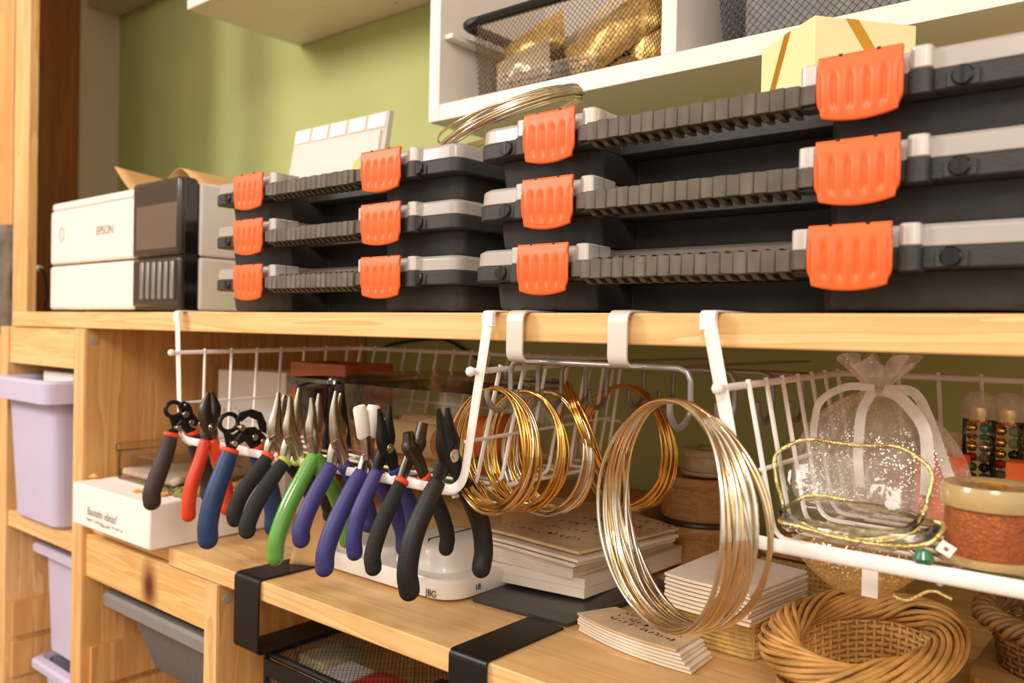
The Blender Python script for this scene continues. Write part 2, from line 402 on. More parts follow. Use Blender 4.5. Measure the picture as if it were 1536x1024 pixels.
# pine uprights rising beside the shelf's left end
def upright(x0, x1, Y, z0, m, label, d=.018):
    a = PY(x0, 300, Y).x; b = PY(x1, 300, Y).x
    return tag(MB().box((a, Y, z0), (b, Y+d, 2.499)).build('wooden_upright', m, bevel=.002), label, 'post')
structure(MB().box((WXL+.001, .662, 0), (PY(-15, 300, .66).x, .70, 2.499)).build('shade_partition', M['white_wall']))  # unseen board, added to block the left lamp and darken the wall's left corner
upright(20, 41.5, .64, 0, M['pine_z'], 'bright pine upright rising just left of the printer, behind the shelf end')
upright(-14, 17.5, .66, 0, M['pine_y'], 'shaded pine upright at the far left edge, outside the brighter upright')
a = PY(-6, 340, .645); b = PY(15, 450, .645)
mb = MB(); mb.grid(6, 10, lambda u, v: (a.x-.01+(b.x-a.x+.01)*u, .650-.012*math.sin(PI*u)-.004*math.sin(9*v+3*u), a.z+(SB-.02-a.z)*v))
c_ = mb.build('hanging_cloth', M['stone_cloth'], solid=.003)
tag(c_, 'grey cloth hanging on the shaded upright at the far left edge', 'cloth')

# ------------------------------------------------------------------ shelving
tag(MB().box((-1.567, FY, SB), (.34, WY-.003, ST)).build('shelf_board', M['pine'], bevel=.0015), 'long upper pine shelf board carrying the printer and organiser boxes', 'shelf')
tag(MB().box((-1.0314, FY, LB+.0005), (.34, WY-.003, LT)).build('worktop_board', M['pine'], bevel=.0015), 'lower pine worktop board under the hanging pliers', 'shelf')
fr = thing('storage_unit', (-1.28, .8, 0), 'stepped pine storage frame holding the lilac and grey bins', 'storage unit')
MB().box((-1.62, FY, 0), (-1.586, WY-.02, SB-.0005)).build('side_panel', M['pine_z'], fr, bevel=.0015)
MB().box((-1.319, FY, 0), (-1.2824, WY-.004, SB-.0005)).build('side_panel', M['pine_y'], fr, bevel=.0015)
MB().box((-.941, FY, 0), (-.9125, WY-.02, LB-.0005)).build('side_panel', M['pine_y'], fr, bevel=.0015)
MB().box((-1.3185, FY-.0012, 0), (-1.2829, FY, SB-.001)).build('edge_strip', M['pine_z'], fr)
MB().box((-.9405, FY-.0012, 0), (-.913, FY, LB-.001)).build('edge_strip', M['pine_z'], fr)
MB().box((-1.586, FY+.004, SB-.0625), (-1.319, FY+.024, SB-.0005)).build('top_rail', M['pine'], fr, bevel=.001)
MB().box((-1.586, FY+.004, H-.352), (-1.319, WY-.03, H-.326)).build('inner_shelf', M['pine'], fr, bevel=.001)
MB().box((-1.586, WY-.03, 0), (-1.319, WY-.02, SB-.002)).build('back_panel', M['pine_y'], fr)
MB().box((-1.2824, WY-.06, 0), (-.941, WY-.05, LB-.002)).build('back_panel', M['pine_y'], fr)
knotp = Vector((-1.0895, FY+.004, H-.3535))
MB().box((-1.2824, FY+.004, H-.378), (-.941, FY+.024, LB-.002)).build('front_rail', wood('pine_knotted', S(238, 198, 132), S(208, 152, 82), 'X', .42, 1.3, knot=tuple(knotp-fr.location)), fr, bevel=.001)
MB().box((-1.2824, FY+.012, LB-.0005), (-1.032, WY-.02, LT-.0006)).build('top_slab', M['pine'], fr, bevel=.001)
for z in (.455, .385, .24):
    MB().box((-1.2824, FY+.01, H-.94+z-.06), (-1.272, WY-.1, H-.94+z)).build('bin_runner', M['pine_y'], fr)
    MB().box((-1.586, FY+.01, H-.94+z-.06), (-1.576, WY-.1, H-.94+z)).build('bin_runner', M['pine_y'], fr)
    MB().box((-1.329, FY+.01, H-.94+z-.06), (-1.319, WY-.1, H-.94+z)).build('bin_runner', M['pine_y'], fr)
for px, X in (((141, 511), -1.2824), ((341, 897), -.9125)):
    p = PX(*px, X); s_ = MB().cyl(p, .0058, 0, .0012, 'X', 16)
    s_.cyl(p+Vector((.0012, 0, 0)), .0024, 0, .0004, 'X', 6).build('screw_cap', M['screw'], fr)
# bins
def bin_(name, x0, x1, y0, y1, zt, zb, m, mr, label, cat, group, rimh=.026, inset=.045, tap=.03, liner=None):
    t = thing(name, ((x0+x1)/2, (y0+y1)/2, zb), label, cat, group)
    i = inset
    b = MB(); n = 5
    def lp(x0, x1, y0, y1, z, r=.018):
        pts = []
        for (cx, cy, a0) in ((x1-r, y1-r, 0), (x0+r, y1-r, PI/2), (x0+r, y0+r, PI), (x1-r, y0+r, 1.5*PI)):
            for k in range(n+1):
                a = a0+PI/2*k/n; pts.append((cx+r*math.cos(a), cy+r*math.sin(a), z))
        return pts
    w = .003; T = tap
    X0, X1, Y0, Y1 = x0+i, x1-i, y0+.02, y1-.02
    b.loft([lp(X0+T+.006, X1-T-.006, Y0+T+.006, Y1-T-.006, zb), lp(X0+T, X1-T, Y0+T, Y1-T, zb+.006), lp(X0, X1, Y0, Y1, zt-rimh*.4),
            lp(X0+w, X1-w, Y0+w, Y1-w, zt-rimh*.4), lp(X0+T+w, X1-T-w, Y0+T+w, Y1-T-w, zb+.008)])
    b.build('body', m, t)
    r = MB(); r.loft([lp(X0+.002, X1-.002, Y0+.002, Y1-.002, zt-.006), lp(x0, x1, y0, y1, zt-rimh), lp(x0, x1, y0, y1, zt-.004), lp(x0+.004, x1-.004, y0+.004, y1-.004, zt),
             lp(X0-.004, X1+.004, Y0-.004, Y1+.004, zt), lp(X0+.002, X1-.002, Y0+.002, Y1-.002, zt-.006)], cap=False)
    r.build('rim', mr, t)
    return t
bin_('storage_bin', -1.567, -1.337, .515, .85, H-.091, H-.3255, M['lilac'], M['lilac'], 'lilac plastic bin in the upper bay of the storage frame', 'bin', 'lilac storage bins', rimh=.034, inset=.022, tap=.010)
bin_('storage_bin', -1.575, -1.33, .585, .88, H-.383, H-.578, M['lilac'], M['lilac'], 'lilac plastic bin just below the middle rail of the frame, second from the top', 'bin', 'lilac storage bins', rimh=.014, inset=.010, tap=.006)
bin_('storage_bin', -1.575, -1.33, .585, .88, H-.585, H-.75, M['lilac'], M['lilac'], 'lowest lilac plastic bin, only its rim in view', 'bin', 'lilac storage bins', rimh=.014, inset=.010, tap=.006)
tag(MB().box((-1.50, .575, H-.312), (-1.385, .80, H-.082)).build('book', M['white_card'], bevel=.002), 'white book standing in the upper lilac bin', 'book')
tag(MB().box((-1.45, .645, H-.738), (-1.39, .80, H-.592)).build('book', M['kraft'], bevel=.002), 'tan book standing in the lowest lilac bin', 'book')
gb = bin_('mesh_bin', -1.268, -.948, .568, .90, H-.400, H-.515, M['grey_mesh'], M['grey_rim'], 'grey mesh-sided bin under the knotted front rail', 'bin', None, rimh=.018, inset=.03)
b = MB(); b.grid(24, 20, lambda u, v: (-1.195+.185*u, .622+.19*v, H-.424+.010*math.sin(7*u+2)*math.sin(5*v+1)+.006*math.sin(19*u+9*v)))
tag(b.build('folded_fabric', M['cable'], solid=.02), 'dark fabric lying in the grey mesh bin', 'fabric')
tag(MB().rbox((-1.10, .62, H-.401), (-1.02, .70, H-.387), .01).build('leather_pouch', M['kraft'], bevel=.003), 'small tan pouch on the dark fabric in the grey bin', 'pouch')

# ------------------------------------------------------------------ printer
PYF = .64
px0 = PY(75, 400, PYF).x; pxm_ = PY(200.5, 400, PYF).x; px1 = PY(272, 400, PYF).x; px2 = px1+.003
zb = ST+.006
ztL = PY(76, 308, PYF).z; zt = PY(200, 281, PYF).z-.001
zsp = PY(140, 393.5, PYF).z
pr = thing('printer', ((px0+px1)/2, PYF+.17, ST), 'white and black inkjet printer at the left end of the upper shelf', 'printer')
dep = .33; yb = PYF+dep; BSD = PX(297, 400, px1).y-PYF
MB().box((px0, PYF, zsp+.0012), (pxm_, yb, zt-.014)).build('upper_body', M['printer_white'], pr, bevel=.006, bseg=4)
MB().box((px0+.002, PYF+.002, zt-.0145), (pxm_, yb, zt)).build('scanner_lid', M['printer_white'], pr, bevel=.005, bseg=4)
MB().box((px0, PYF, zb), (pxm_, yb, zsp-.0012)).build('paper_tray_front', M['printer_white'], pr, bevel=.006, bseg=4)
MB().box((px0+.004, PYF+.004, zb), (px1-.004, yb-.004, zt-.004)).build('core', M['panel_dark'], pr)
cp = MB().box((pxm_+.0008, PYF-.004, zsp+.0008), (px1, PYF+BSD, zt+.004)).build('control_panel', M['panel_dark'], pr, bevel=.006, bseg=4)
sa = PY(206, 305, PYF-.004); sb2 = PY(265, 375, PYF-.004)
zs1 = PY(235, 308, PYF).z; zs0 = PY(235, 374, PYF).z
MB().box((sa.x, PYF-.0052, zs0), (sb2.x, PYF-.0038, zs1)).build('touch_screen', M['screen'], cp, bevel=.0006)
gp = MB().box((pxm_+.0008, PYF-.003, zb+.004), (px1, PYF+BSD, zsp-.0008)).build('output_grille', M['panel_dark'], pr, bevel=.005, bseg=3)
g0 = PY(214, 425, PYF).x; g1 = PY(268, 425, PYF).x
for i in range(6):
    x = g0+(g1-g0)*(i+.5)/6; w = (g1-g0)/6*.27
    MB().box((x-w, PYF-.0075, zb+.016), (x+w, PYF-.0025, zsp-.008)).build('slat', M['grey_metal'], gp, bevel=.0012)
MB().box((px1-.001, PYF+.004, zb+.001), (px1+.001, PYF+BSD-.002, zt)).build('gloss_side', M['black_gloss'], pr, bevel=.0005)
MB().box((px1-.004, PYF+BSD+.0008, zsp+.001), (px1+.004, yb, zt-.002)).build('side_cover', M['printer_side'], pr, bevel=.004)
MB().box((px1-.004, PYF+BSD+.0008, zb), (px1+.004, yb, zsp-.001)).build('side_cover', M['printer_side'], pr, bevel=.004)
p = PY(143, 352, PYF); text('logo', 'EPSON', .0205, M['logo'], pr, frame((p.x+.004, PYF-.0003, p.z-.001), (1, 0, 0), (0, 0, 1)), .0002)
p = PY(93, 352, PYF)
ring = MB(); ring.tube([(p.x+.0085*math.cos(a), PYF-.0002, p.z+.0125*math.sin(a)) for a in [2*PI*k/32 for k in range(32)]], .0007, 6, closed=True)
ring.build('power_button', M['logo'], pr)
for sx in (px0+.03, px1-.03):
    for sy in (PYF+.04, yb-.04): MB().cyl((sx, sy, ST+.0005), .012, 0, .0065, 'Z', 16).build('foot', M['black_metal'], pr)
# kraft sheet on the printer
ka = PY(172, 250, .73); kb_ = PY(208, 279, .70); kd = PY(365, 276, .78)
def sheet_pt(u, v):
    x = ka.x+(kd.x-ka.x)*u+.01*v; y = .70+.03*(1-u)+.17*v+.05*u*(1-v)*0
    z = zt+.003+.012*math.sin(PI*u)+(ka.z-zt-.003)*max(0, 1-u/.30)**1.25*(1-.25*v) +   .030*math.exp(-((u-.80)/.14)**2)*(1-.3*v)
    return (x, y, z)
mb = MB().grid(48, 8, sheet_pt)
tag(mb.build('kraft_sheet', M['kraft'], solid=.0008), 'curled tan kraft sheet lying on top of the printer', 'paper')
pl = thing('extension_cord', (PY(60, 404, .69).x, .69, ST), 'white plug with black cable in the gap left of the printer', 'cord')
p = PY(57, 402, .69)
MB().tube([p+Vector((-.012, 0, 0)), p+Vector((.012, 0, 0))], .0055, 10).build('plug', M['white_plastic'], pl)
MB().tube(smooth_path([p+Vector((.012, 0, -.002)), p+Vector((.022, .004, -.012)), p+Vector((.028, .008, -.05)), (p.x+.03, p.y+.012, ST+.003), (p.x+.036, p.y+.10, ST+.003)]), .003, 8).build('cable', M['cable'], pl)

# ------------------------------------------------------------------ organiser boxes
BH = .0537
def organiser(W, c1, c2, cw, label, group, loc):
    D = .30
    t = thing('organiser_box', loc, label, 'organiser box', group)
    xa, xb = c1+cw/2+.0005, c2-cw/2-.0005                      # inner ends of the front blocks
    def outline(i, yf, rec):
        r = .012; pts = []
        def cor(cx, cy, a0):
            for k in range(5):
                a = a0+PI/2*k/4; pts.append((cx+r*math.cos(a), cy+r*math.sin(a)))
        cor(W-i-r, D-i-r, 0); cor(i+r, D-i-r, PI/2); cor(i+r, yf+r, PI)
        xi, xj = xa+.002, xb-.002
        pts.extend([(xi-.008, yf), (xi, yf+.008), (xi, yf+rec), (xj, yf+rec), (xj, yf+.008), (xj+.008, yf)])
        cor(W-i-r, yf+r, 1.5*PI)
        return pts
    B = MB(); B.loft([[(x, y, 0.0006) for x, y in outline(.0135, .0255, .062)], [(x, y, .004) for x, y in outline(.0115, .0235, .062)], [(x, y, .0255) for x, y in outline(.0095, .0215, .062)]])
    B.build('body', M['black_plastic'], t, local=True, bevel=.001)
    MB().prism(outline(0, .004, .052), .0252, .0385).build('flange', M['black_plastic'], t, local=True, bevel=.0012)
    L = MB(); L.loft([[(x, y, .0387) for x, y in outline(.001, .005, .052)], [(x, y, .0505) for x, y in outline(.0016, .0056, .052)], [(x, y, .0532) for x, y in outline(.005, .009, .052)]])
    kk_ = []
    for c in (c1, c2):
        for s in (-1, 1):
            x = c+s*(cw/2+.0075)
            K = MB(); kk_.append(K); K.rbox((x-.0065, -.002, .0388), (x+.0065, .018, .0534), .004)
            K.box((x-.0055, .012, .0388), (x+.0055, .034, .0533))
    lo_ = L.build('lid', M['lid_plastic'], t, local=True, bevel=.0012)
    for K in kk_: K.build('latch_boss', M['lid_boss'], lo_, local=True, bevel=.0014)
    # shoulder blocks under the bosses
    for c in (c1, c2):
        for s in (-1, 1):
            x = c+s*(cw/2+.0075)
            MB().rbox((x-.0072, -.003, .0235), (x+.0072, .012, .0386), .004).build('latch_shoulder', M['black_plastic'], t, local=True, bevel=.0008)
    # carrying handle: ribbed bar
    hb = MB(); h0, h1 = xa+.011, xb-.011
    hb.box((xa+.001, -.006, .0262), (xb-.001, .012, .0385))
    n = 17
    for k in range(n):
        x0 = h0+(h1-h0)*k/n; x1 = h0+(h1-h0)*(k+1)/n; w = (x1-x0)
        o = .0004 if k % 2 else 0
        hb.rbox((x0+.0, -.0085-o, .0248-o), (x1-.0001, .0135+o, .0392+o), .0008, 2)
        hb.loft([[(x0+w*.1, -.006, .0250), (x0+w*.55, -.006, .0250), (x0+w*.55, .012, .0250), (x0+w*.1, .012, .0250)],
                 [(x0+w*.25, -.001, .0205), (x0+w*.7, -.001, .0205), (x0+w*.7, .010, .0205), (x0+w*.25, .010, .0205)]])
        hb.loft([[(x0+w*.1, .002, .0388), (x0+w*.6, .002, .0388), (x0+w*.6, .022, .0388), (x0+w*.1, .022, .0388)],
                 [(x0+w*.3, .006, .0425), (x0+w*.8, .006, .0425), (x0+w*.8, .020, .0425), (x0+w*.3, .020, .0425)]])
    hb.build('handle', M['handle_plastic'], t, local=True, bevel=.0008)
    # hinge pins with a slot
    for x in (.036, W-.05):
        k = MB().cyl((x, .004, .0318), .0062, -.0045, .001, 'Y', 20, .001).build('pin', M['black_gloss'], t, local=True)
        MB().box((x-.0011, -.0008, .0265), (x+.0011, .0002, .0372)).build('pin_slot', M['black_metal'], k, local=True)
        MB().rbox((x-.0095, .0022, .0256), (x+.0095, .0045, .0352), .001, 2).build('pin_boss', M['black_plastic'], t, local=True, bevel=.001)
    # orange latches
    for c in (c1, c2):
        def face(u, v):
            w = cw/2*(.975-.06*max(0, v-.75)/.25 - .035*v*v)
            x = c+(2*u-1)*w
            z = .0538-.0385*v - .0035*v*(1-(2*u-1)**2)*1.0
            ph = u*5
            groove = math.sin(PI*((ph) % 1))**2
            win = max(0, min(1, (v-.22)/.14))*max(0, min(1, (.88-v)/.14))
            y = -.0072-.0022*math.sin(PI*min(1, v*1.02)) + .0024*win*(1-groove)**1.5*(1 if 0 < u < 1 else 0)
            return (x, y, z)
        la = MB().grid(60, 22, face).build('latch', M['orange'], t, local=True, smooth=60, solid=.0028)
        for s in (-.22, .22):
            MB().box((c+s*cw-.0012, -.0088, .0515), (c+s*cw+.0012, -.0045, .0546)).build('latch_slot', M['black_gloss'], la, local=True)
    return t
RX0 = -.5105
words3 = ('bottom', 'middle', 'top')
b0 = organiser(.44, .0890, .3334, .0525, 'bottom organiser box in the right-hand stack, orange latches, resting on the shelf', 'right stack of organiser boxes', (RX0, .550, ST+.0022))
dup(b0, (RX0+.0034, .550, ST+.0022+BH), 'middle organiser box with orange latches in the right-hand stack')
dup(b0, (RX0+.0038, .550, ST+.0022+2*BH), 'top organiser box in the right-hand stack, cream gift box on its lid')
LX0 = -.9705; LY = .5665; LH = .0533
b1 = organiser(.4236, .0953, .3290, .059, 'bottom organiser box in the left-hand stack, next to the printer, resting on the shelf', 'left stack of organiser boxes', (LX0+.002, LY, ST+.0022))
dup(b1, (LX0+.001, LY, ST+.0022+LH), 'middle organiser box with orange latches in the left-hand stack')
dup(b1, (LX0, LY, ST+.0022+2*LH), 'top organiser box in the left-hand stack, pale pad leaning on it')
LTOP = ST+.0022+2*LH+.0533; RTOP = ST+.0022+2*BH+.0533

# things on the boxes
yc = .76
A, B_, C_, D_ = PY(424, 285, yc), PY(445, 197, yc+.04), PY(585, 170, yc+.04), PY(563, 250, yc)
pad = thing('paper_pad', (A.x, yc, LTOP+.001), 'pale card pad with a row of tabs leaning on top of the left stack', 'pad')
base = Vector((A.x, yc, LTOP+.0012)); ux = Vector((D_.x-A.x, 0, 0)).normalized(); w_ = C_.x-B_.x
top = Vector((B_.x, yc+.04, B_.z)); vv = top-base; vv.x = (B_.x-A.x)
def padpt(u, v, t=0): return base+Vector((w_*u, 0, 0))+vv*v+Vector((0, -t, 0))
mb = MB().plate([(0, 0), (1, 0), (1, 1), (0, 1)], padpt, 0, -.008); mb.build('backing', mat('pad_backing', S(196, 184, 172), .7, var=.03), pad)
mb = MB().plate([(.03, .0), (.95, 0), (.95, .78), (.03, .80)], padpt, .0003, .003); mb.build('cover_sheet', mat('pale_pad_cover', S(216, 206, 200), .6, var=.02), pad)
for k in range(5):
    u = .01+.2*k
    MB().plate([(u, .82), (u+.165, .82), (u+.165, .985), (u, .985)], padpt, .0003, .0014).build('tab', M['white_card'], pad)
for k in range(2):
    MB().plate([(.10, .19-.05*k), (.34, .19-.05*k), (.34, .215-.05*k), (.10, .215-.05*k)], padpt, .003, .0034).build('print_line', M['logo'], pad)
q = padpt(.83, .32, .0032)
dd = MB(); dd.lathe([(.0001, 0), (.021, 0), (.021, -.0012), (.0001, -.0012)], (q.x, q.y, q.z), 28, 'Y'); st_ = dd.build('round_sticker', mat('yellow_sticker', S(230, 196, 92), .5, var=.1, vscale=120), pad)
# coil of bright wire lying on the left stack
def wire_coil(name, mtl, center, R, n, label, group, ax, tan, spread=.012, rv=.05, wr=.0011, sag=0, seed=1, seg=72, mats=None, ell=1.0):
    """n turns of wire around centre; ax = coil axis, tan = first radial direction"""
    rnd = random.Random(seed)
    ax = Vector(ax).normalized(); t1 = Vector(tan).normalized(); t2 = ax.cross(t1).normalized()
    if t2.z < 0: t2 = -t2
    ctr = Vector(center); root = None; parts = []
    groups = {}
    for k in range(n):
        r = R*(1+rnd.uniform(-rv, rv*.35)); off = ax*rnd.uniform(-spread, spread)*.6
        drop = rnd.uniform(0, R*rv)
        tilt = rnd.uniform(-1, 1)*spread; ph = rnd.uniform(0, 2*PI); wv = rnd.uniform(.2, 1)*R*.012
        path = []
        for j in range(seg):
            a = 2*PI*j/seg
            rr = r+wv*math.sin(3*a+ph)+wv*.6*math.sin(2*a+ph*1.7)
            top_pull = max(0, math.sin(a))**2          # turns bunch together where they hang
            path.append(ctr+t1*(rr*math.cos(a)*ell)+t2*(rr*math.sin(a)+(R-r)*top_pull) + (off+ax*(tilt*math.cos(a+ph)))*(1-.72*top_pull))
        mi = 0 if not mats else (0 if rnd.random() < mats[1] else 1)
        groups.setdefault(mi, MB()).tube(path, wr*rnd.uniform(.85, 1.15), 8, closed=True)
    ml = [mtl] if not mats else [mtl, mats[0]]
    if len(groups) == 1:
        mi = list(groups)[0]; o = groups[mi].build(name, ml[mi], smooth=80)
        return tag(o, label, 'wire coil', group)
    t = thing(name, ctr, label, 'wire coil', group)
    for mi in groups: groups[mi].build('wire_turns', ml[mi], t, smooth=80)
    return t
cz = LTOP+.012
wire_coil('wire_coil', M['mixed_wire'], (-.552, .655, LTOP+.034), .076, 14, 'bright wire coil lying tilted on the left stack beside the taller stack', None, (-.27, -.32, 1), (1, 0, .27), .007, .07, .0014, seed=3, mats=(M['silver_wire_coil'], .6))
# cream gift box
nx, ny = -.78, .625
e = PY(1220.5, 95, .615); cb0 = Vector((e.x, .615, RTOP+.0028))
ztop = PY(1220.5, 23, .615).z
dl = Vector((nx, ny, 0)).normalized(); dr = Vector((.64, .768, 0)).normalized()
dr = Vector((-dl.y, dl.x, 0)); dr = -dr if dr.x < 0 else dr
ll = .10; lr = .085
def solve_len(dirv, xpx):
    lo, hi = .005, .4
    for _ in range(40):
        m_ = (lo+hi)/2; q = cb0+dirv*m_-CAM; x = 768+FPX*q.dot(CR)/q.dot(CF)
        if (x < xpx) == (xpx > 1220): lo = m_
        else: hi = m_
    return lo
ll = solve_len(dl, 1140); lr = solve_len(dr, 1372)
gbx = thing('gift_box', cb0+dl*ll/2+dr*lr/2, 'cream card gift box with gold bands on the right stack of boxes', 'gift box')
hgt = ztop-cb0.z
def gp_(a, b, z): return cb0+dl*a+dr*b+Vector((0, 0, z))
MB().loft([[gp_(0, 0, 0), gp_(ll, 0, 0), gp_(ll, lr, 0), gp_(0, lr, 0)], [gp_(0, 0, hgt), gp_(ll, 0, hgt), gp_(ll, lr, hgt), gp_(0, lr, hgt)]]).build('box', M['cream_paper'], gbx, bevel=.0008)
nL = -dr; nR = -dl
def band(o, d, n_, a0, a1, wv, z0, z1):
    f = lambda s, z, t: o+d*s+Vector((0, 0, z))+n_*t
    return MB().plate([(a0, z0), (a0+wv, z0), (a1+wv, z1), (a1, z1)], f, -.0003, .0007)
band(cb0, dl, nL, ll*.80, ll*.42, ll*.11, .0005, hgt-.0003).build('gold_band', M['gold_ribbon'], gbx)
band(cb0, dr, nR, lr*.76, lr*.30, lr*.12, .0005, hgt-.0003).build('gold_band', M['gold_ribbon'], gbx)
MB().plate([(ll*.02, .001), (ll*.6, .001), (ll*.6, .0045), (ll*.02, .0025)], lambda s, z, t: cb0+dl*s+Vector((0, 0, z))+nL*t, -.0002, .0006).build('gold_edge', M['gold_ribbon'], gbx)

# ------------------------------------------------------------------ wall units
su = thing('wall_shelf_unit', (-.45, .97, H+.295), 'white open cubby shelf unit on the wall above the right stack', 'shelf unit')
cz0, cz1 = H+.2955, H+.3185
MB().box((-.869, .845, cz0), (-.8485, WY-.002, H+.74)).build('side_panel', M['white_laminate'], su, bevel=.0006)
MB().box((-.8483, .8455, cz0), (.10, WY-.002, cz1)).build('bottom_board', M['white_laminate'], su, bevel=.0006)
MB().box((-.4925, .8465, cz1+.0003), (-.4730, WY-.002, H+.72)).build('divider', M['white_laminate'], su, bevel=.0006)
MB().box((-.8483, .8455, H+.72), (.10, WY-.002, H+.74)).build('top_board', M['white_laminate'], su, bevel=.0006)
MB().box((-.8483, WY-.006, cz1), (.10, WY-.0025, H+.72)).build('back_board', M['white_laminate'], su)
MB().box((.1002, .845, cz0), (.12, WY-.002, H+.74)).build('side_panel', M['white_laminate'], su, bevel=.0006)
MB().box((-.8480, .853, H+.412), (-.832, 1.06, H+.419)).build('drawer_runner', M['white_metal'], su, bevel=.001)
wc = thing('wall_cabinet', (-1.2, .97, H+.602), 'white wall cabinet whose underside shows at the top left', 'cabinet')
MB().box((-1.5205, .849, H+.602), (-.90, WY-.002, H+1.2)).build('carcass', M['white_laminate'], wc, bevel=.0006)
MB().box((-1.5205, .832, H+.602), (-.90, .8482, H+1.2)).build('door', M['white_laminate'], wc, bevel=.0008)
p = PZ(593, 3, H+.602); MB().cyl(p, .003, -.002, .0, 'Z', 12).build('screw', M['screw'], wc)

def diamond(mb, o, ux, uy, w, h, pitch, r=.00055):
    """a flat panel of crossed diagonal wires"""
    o = Vector(o); ux = Vector(ux).normalized(); uy = Vector(uy).normalized(); n_ = ux.cross(uy)
    for s in (1, -1):
        c = -h
        k = 0
        while c < w+h:
            x0, y0 = c, 0 if s > 0 else h
            # line x = c + t, y = t (or h - t); clip to [0, w]
            t0 = max(0, -c); t1 = min(h, w-c)
            if t1-t0 > pitch*.2:
                a = o+ux*(c+t0)+uy*(t0 if s > 0 else h-t0)+n_*(r*s); b = o+ux*(c+t1)+uy*(t1 if s > 0 else h-t1)+n_*(r*s)
                mb.tube([a, b], r, 4, cap=False)
            c += pitch
    return mb
def mesh_basket(name, x0, x1, y0, y1, z0, z1, tap, mw, label, rimlabel=None, pitch=.0075, r=.0005):
    t = thing(name, ((x0+x1)/2, (y0+y1)/2, z0), label, 'mesh basket')
    f = MB(); s_ = (x1-x0-2*tap)
    diamond(f, (x0+tap*.5, y0+.004, z0+.002), (1, 0, 0), (0, -.06, 1), x1-x0-tap, z1-z0-.004, pitch, r); f.build('front_mesh', mw, t, smooth=None)
    l = MB(); diamond(l, (x0+tap*.5+.0, y1, z0+.002), (0, -1, 0), (-.12, 0, 1), y1-y0-.004, z1-z0-.004, pitch, r); l.build('side_mesh', mw, t, smooth=None)
    l = MB(); diamond(l, (x1-tap*.5, y0+.004, z0+.002), (0, 1, 0), (.12, 0, 1), y1-y0-.004, z1-z0-.004, pitch, r); l.build('side_mesh', mw, t, smooth=None)
    def ringp(z, k): return fillet([(x0+k+.03, y0, z), (x1-k, y0, z), (x1-k, y1, z), (x0+k, y1, z), (x0+k, y0, z), (x0+k+.03, y0, z)], .02, 4)[:-1]
    MB().tube(ringp(z1, 0), .0075, 8, closed=True).build('rim', M['black_metal'], t)
    MB().tube(ringp(z0+.003, tap*.5+.002), .0022, 6, closed=True).build('base_ring', mw, t)
    return t
bk = mesh_basket('mesh_basket', -.818, -.502, .862, 1.07, cz1+.0005, H+.428, .055, M['bronze_wire'], 'bronze wire mesh basket of glittery packs in the left cubby')
b2 = mesh_basket('mesh_basket', -.437, .06, .868, 1.07, cz1+.0005, H+.50, .02, M['silver_wire'], 'dark wire mesh basket in the right cubby behind the cream gift box', pitch=.0088)
tag(MB().rbox((-.415, .885, cz1+.006), (.04, 1.05, H+.47), .02).build('felt_pouch', M['fabric_grey'], bevel=.01), 'grey felt pouch filling the dark mesh basket in the right cubby', 'pouch')
def pouch(name, c, w, h, tilt, roll, m, label, d=.016, cat='pouch', group=None, rm=None):
    """soft pillow pack"""
    mb = MB(); ux = Vector((math.cos(roll), 0, math.sin(roll))); uy = Vector((-math.sin(roll), math.sin(tilt), math.cos(roll)))
    uy.normalize(); n_ = ux.cross(uy).normalized(); c = Vector(c); rr = random.Random(hash(label) % 999)
    ph = rr.uniform(0, 6)
    for s in (1, -1):
        mb.grid(14, 14, lambda u, v: c+ux*((u-.5)*w)+uy*((v-.5)*h)+n_*(s*(d*(max(0, math.sin(PI*u)*math.sin(PI*v)))**.5+.002*math.sin(9*u+ph)*math.sin(7*v+ph)*math.sin(PI*u)*math.sin(PI*v))))
    return tag(mb.build(name, m, smooth=70), label, cat, group)
pouch('glitter_pack', (-.735, .915, H+.398), .11, .055, .2, .30, M['foil'], 'gold foil pack at the upper left inside the bronze basket', .012)
pouch('clear_pack', (-.735, .893, H+.358), .095, .06, .15, .2, M['cello'], 'small clear cellophane pack at the lower left inside the bronze basket', .014)
pouch('clear_pack', (-.63, .935, H+.402), .13, .075, .2, .50, M['cello'], 'tilted clear pack with a gold edge at the upper middle of the bronze basket', .014)
pouch('glitter_pack', (-.60, .905, H+.378), .14, .062, .1, .42, M['foil'], 'bright foil pack lying slanted across the middle of the bronze basket', .014)
pouch('glitter_pack', (-.55, .915, H+.372), .06, .09, .1, .2, M['foil'], 'foil pack at the back right of the bronze basket', .012)
pouch('cloth_pouch', (-.655, .965, H+.372), .25, .098, .0, .02, M['bronze_cloth'], 'brown cloth pouch filling the back of the bronze basket', .012)
gw = MB().grid(40, 10, lambda u, v: (-.745+.205*u, .90+.10*v, cz1+.017+.008*math.sin(17*u+5*v)*math.sin(13*v+u*9)))
tag(gw.build('gold_tinsel', M['tinsel'], solid=.010), 'gold tinsel heaped along the bottom of the bronze basket', 'tinsel')
lb = thing('label_strip', (-.70, .872, cz1+.022), 'clear label with two blue printed lines at the bottom front of the bronze basket', 'label')
MB().box((-.765, .8725, cz1+.012), (-.60, .8732, cz1+.034)).build('backing', M['label_film'], lb)
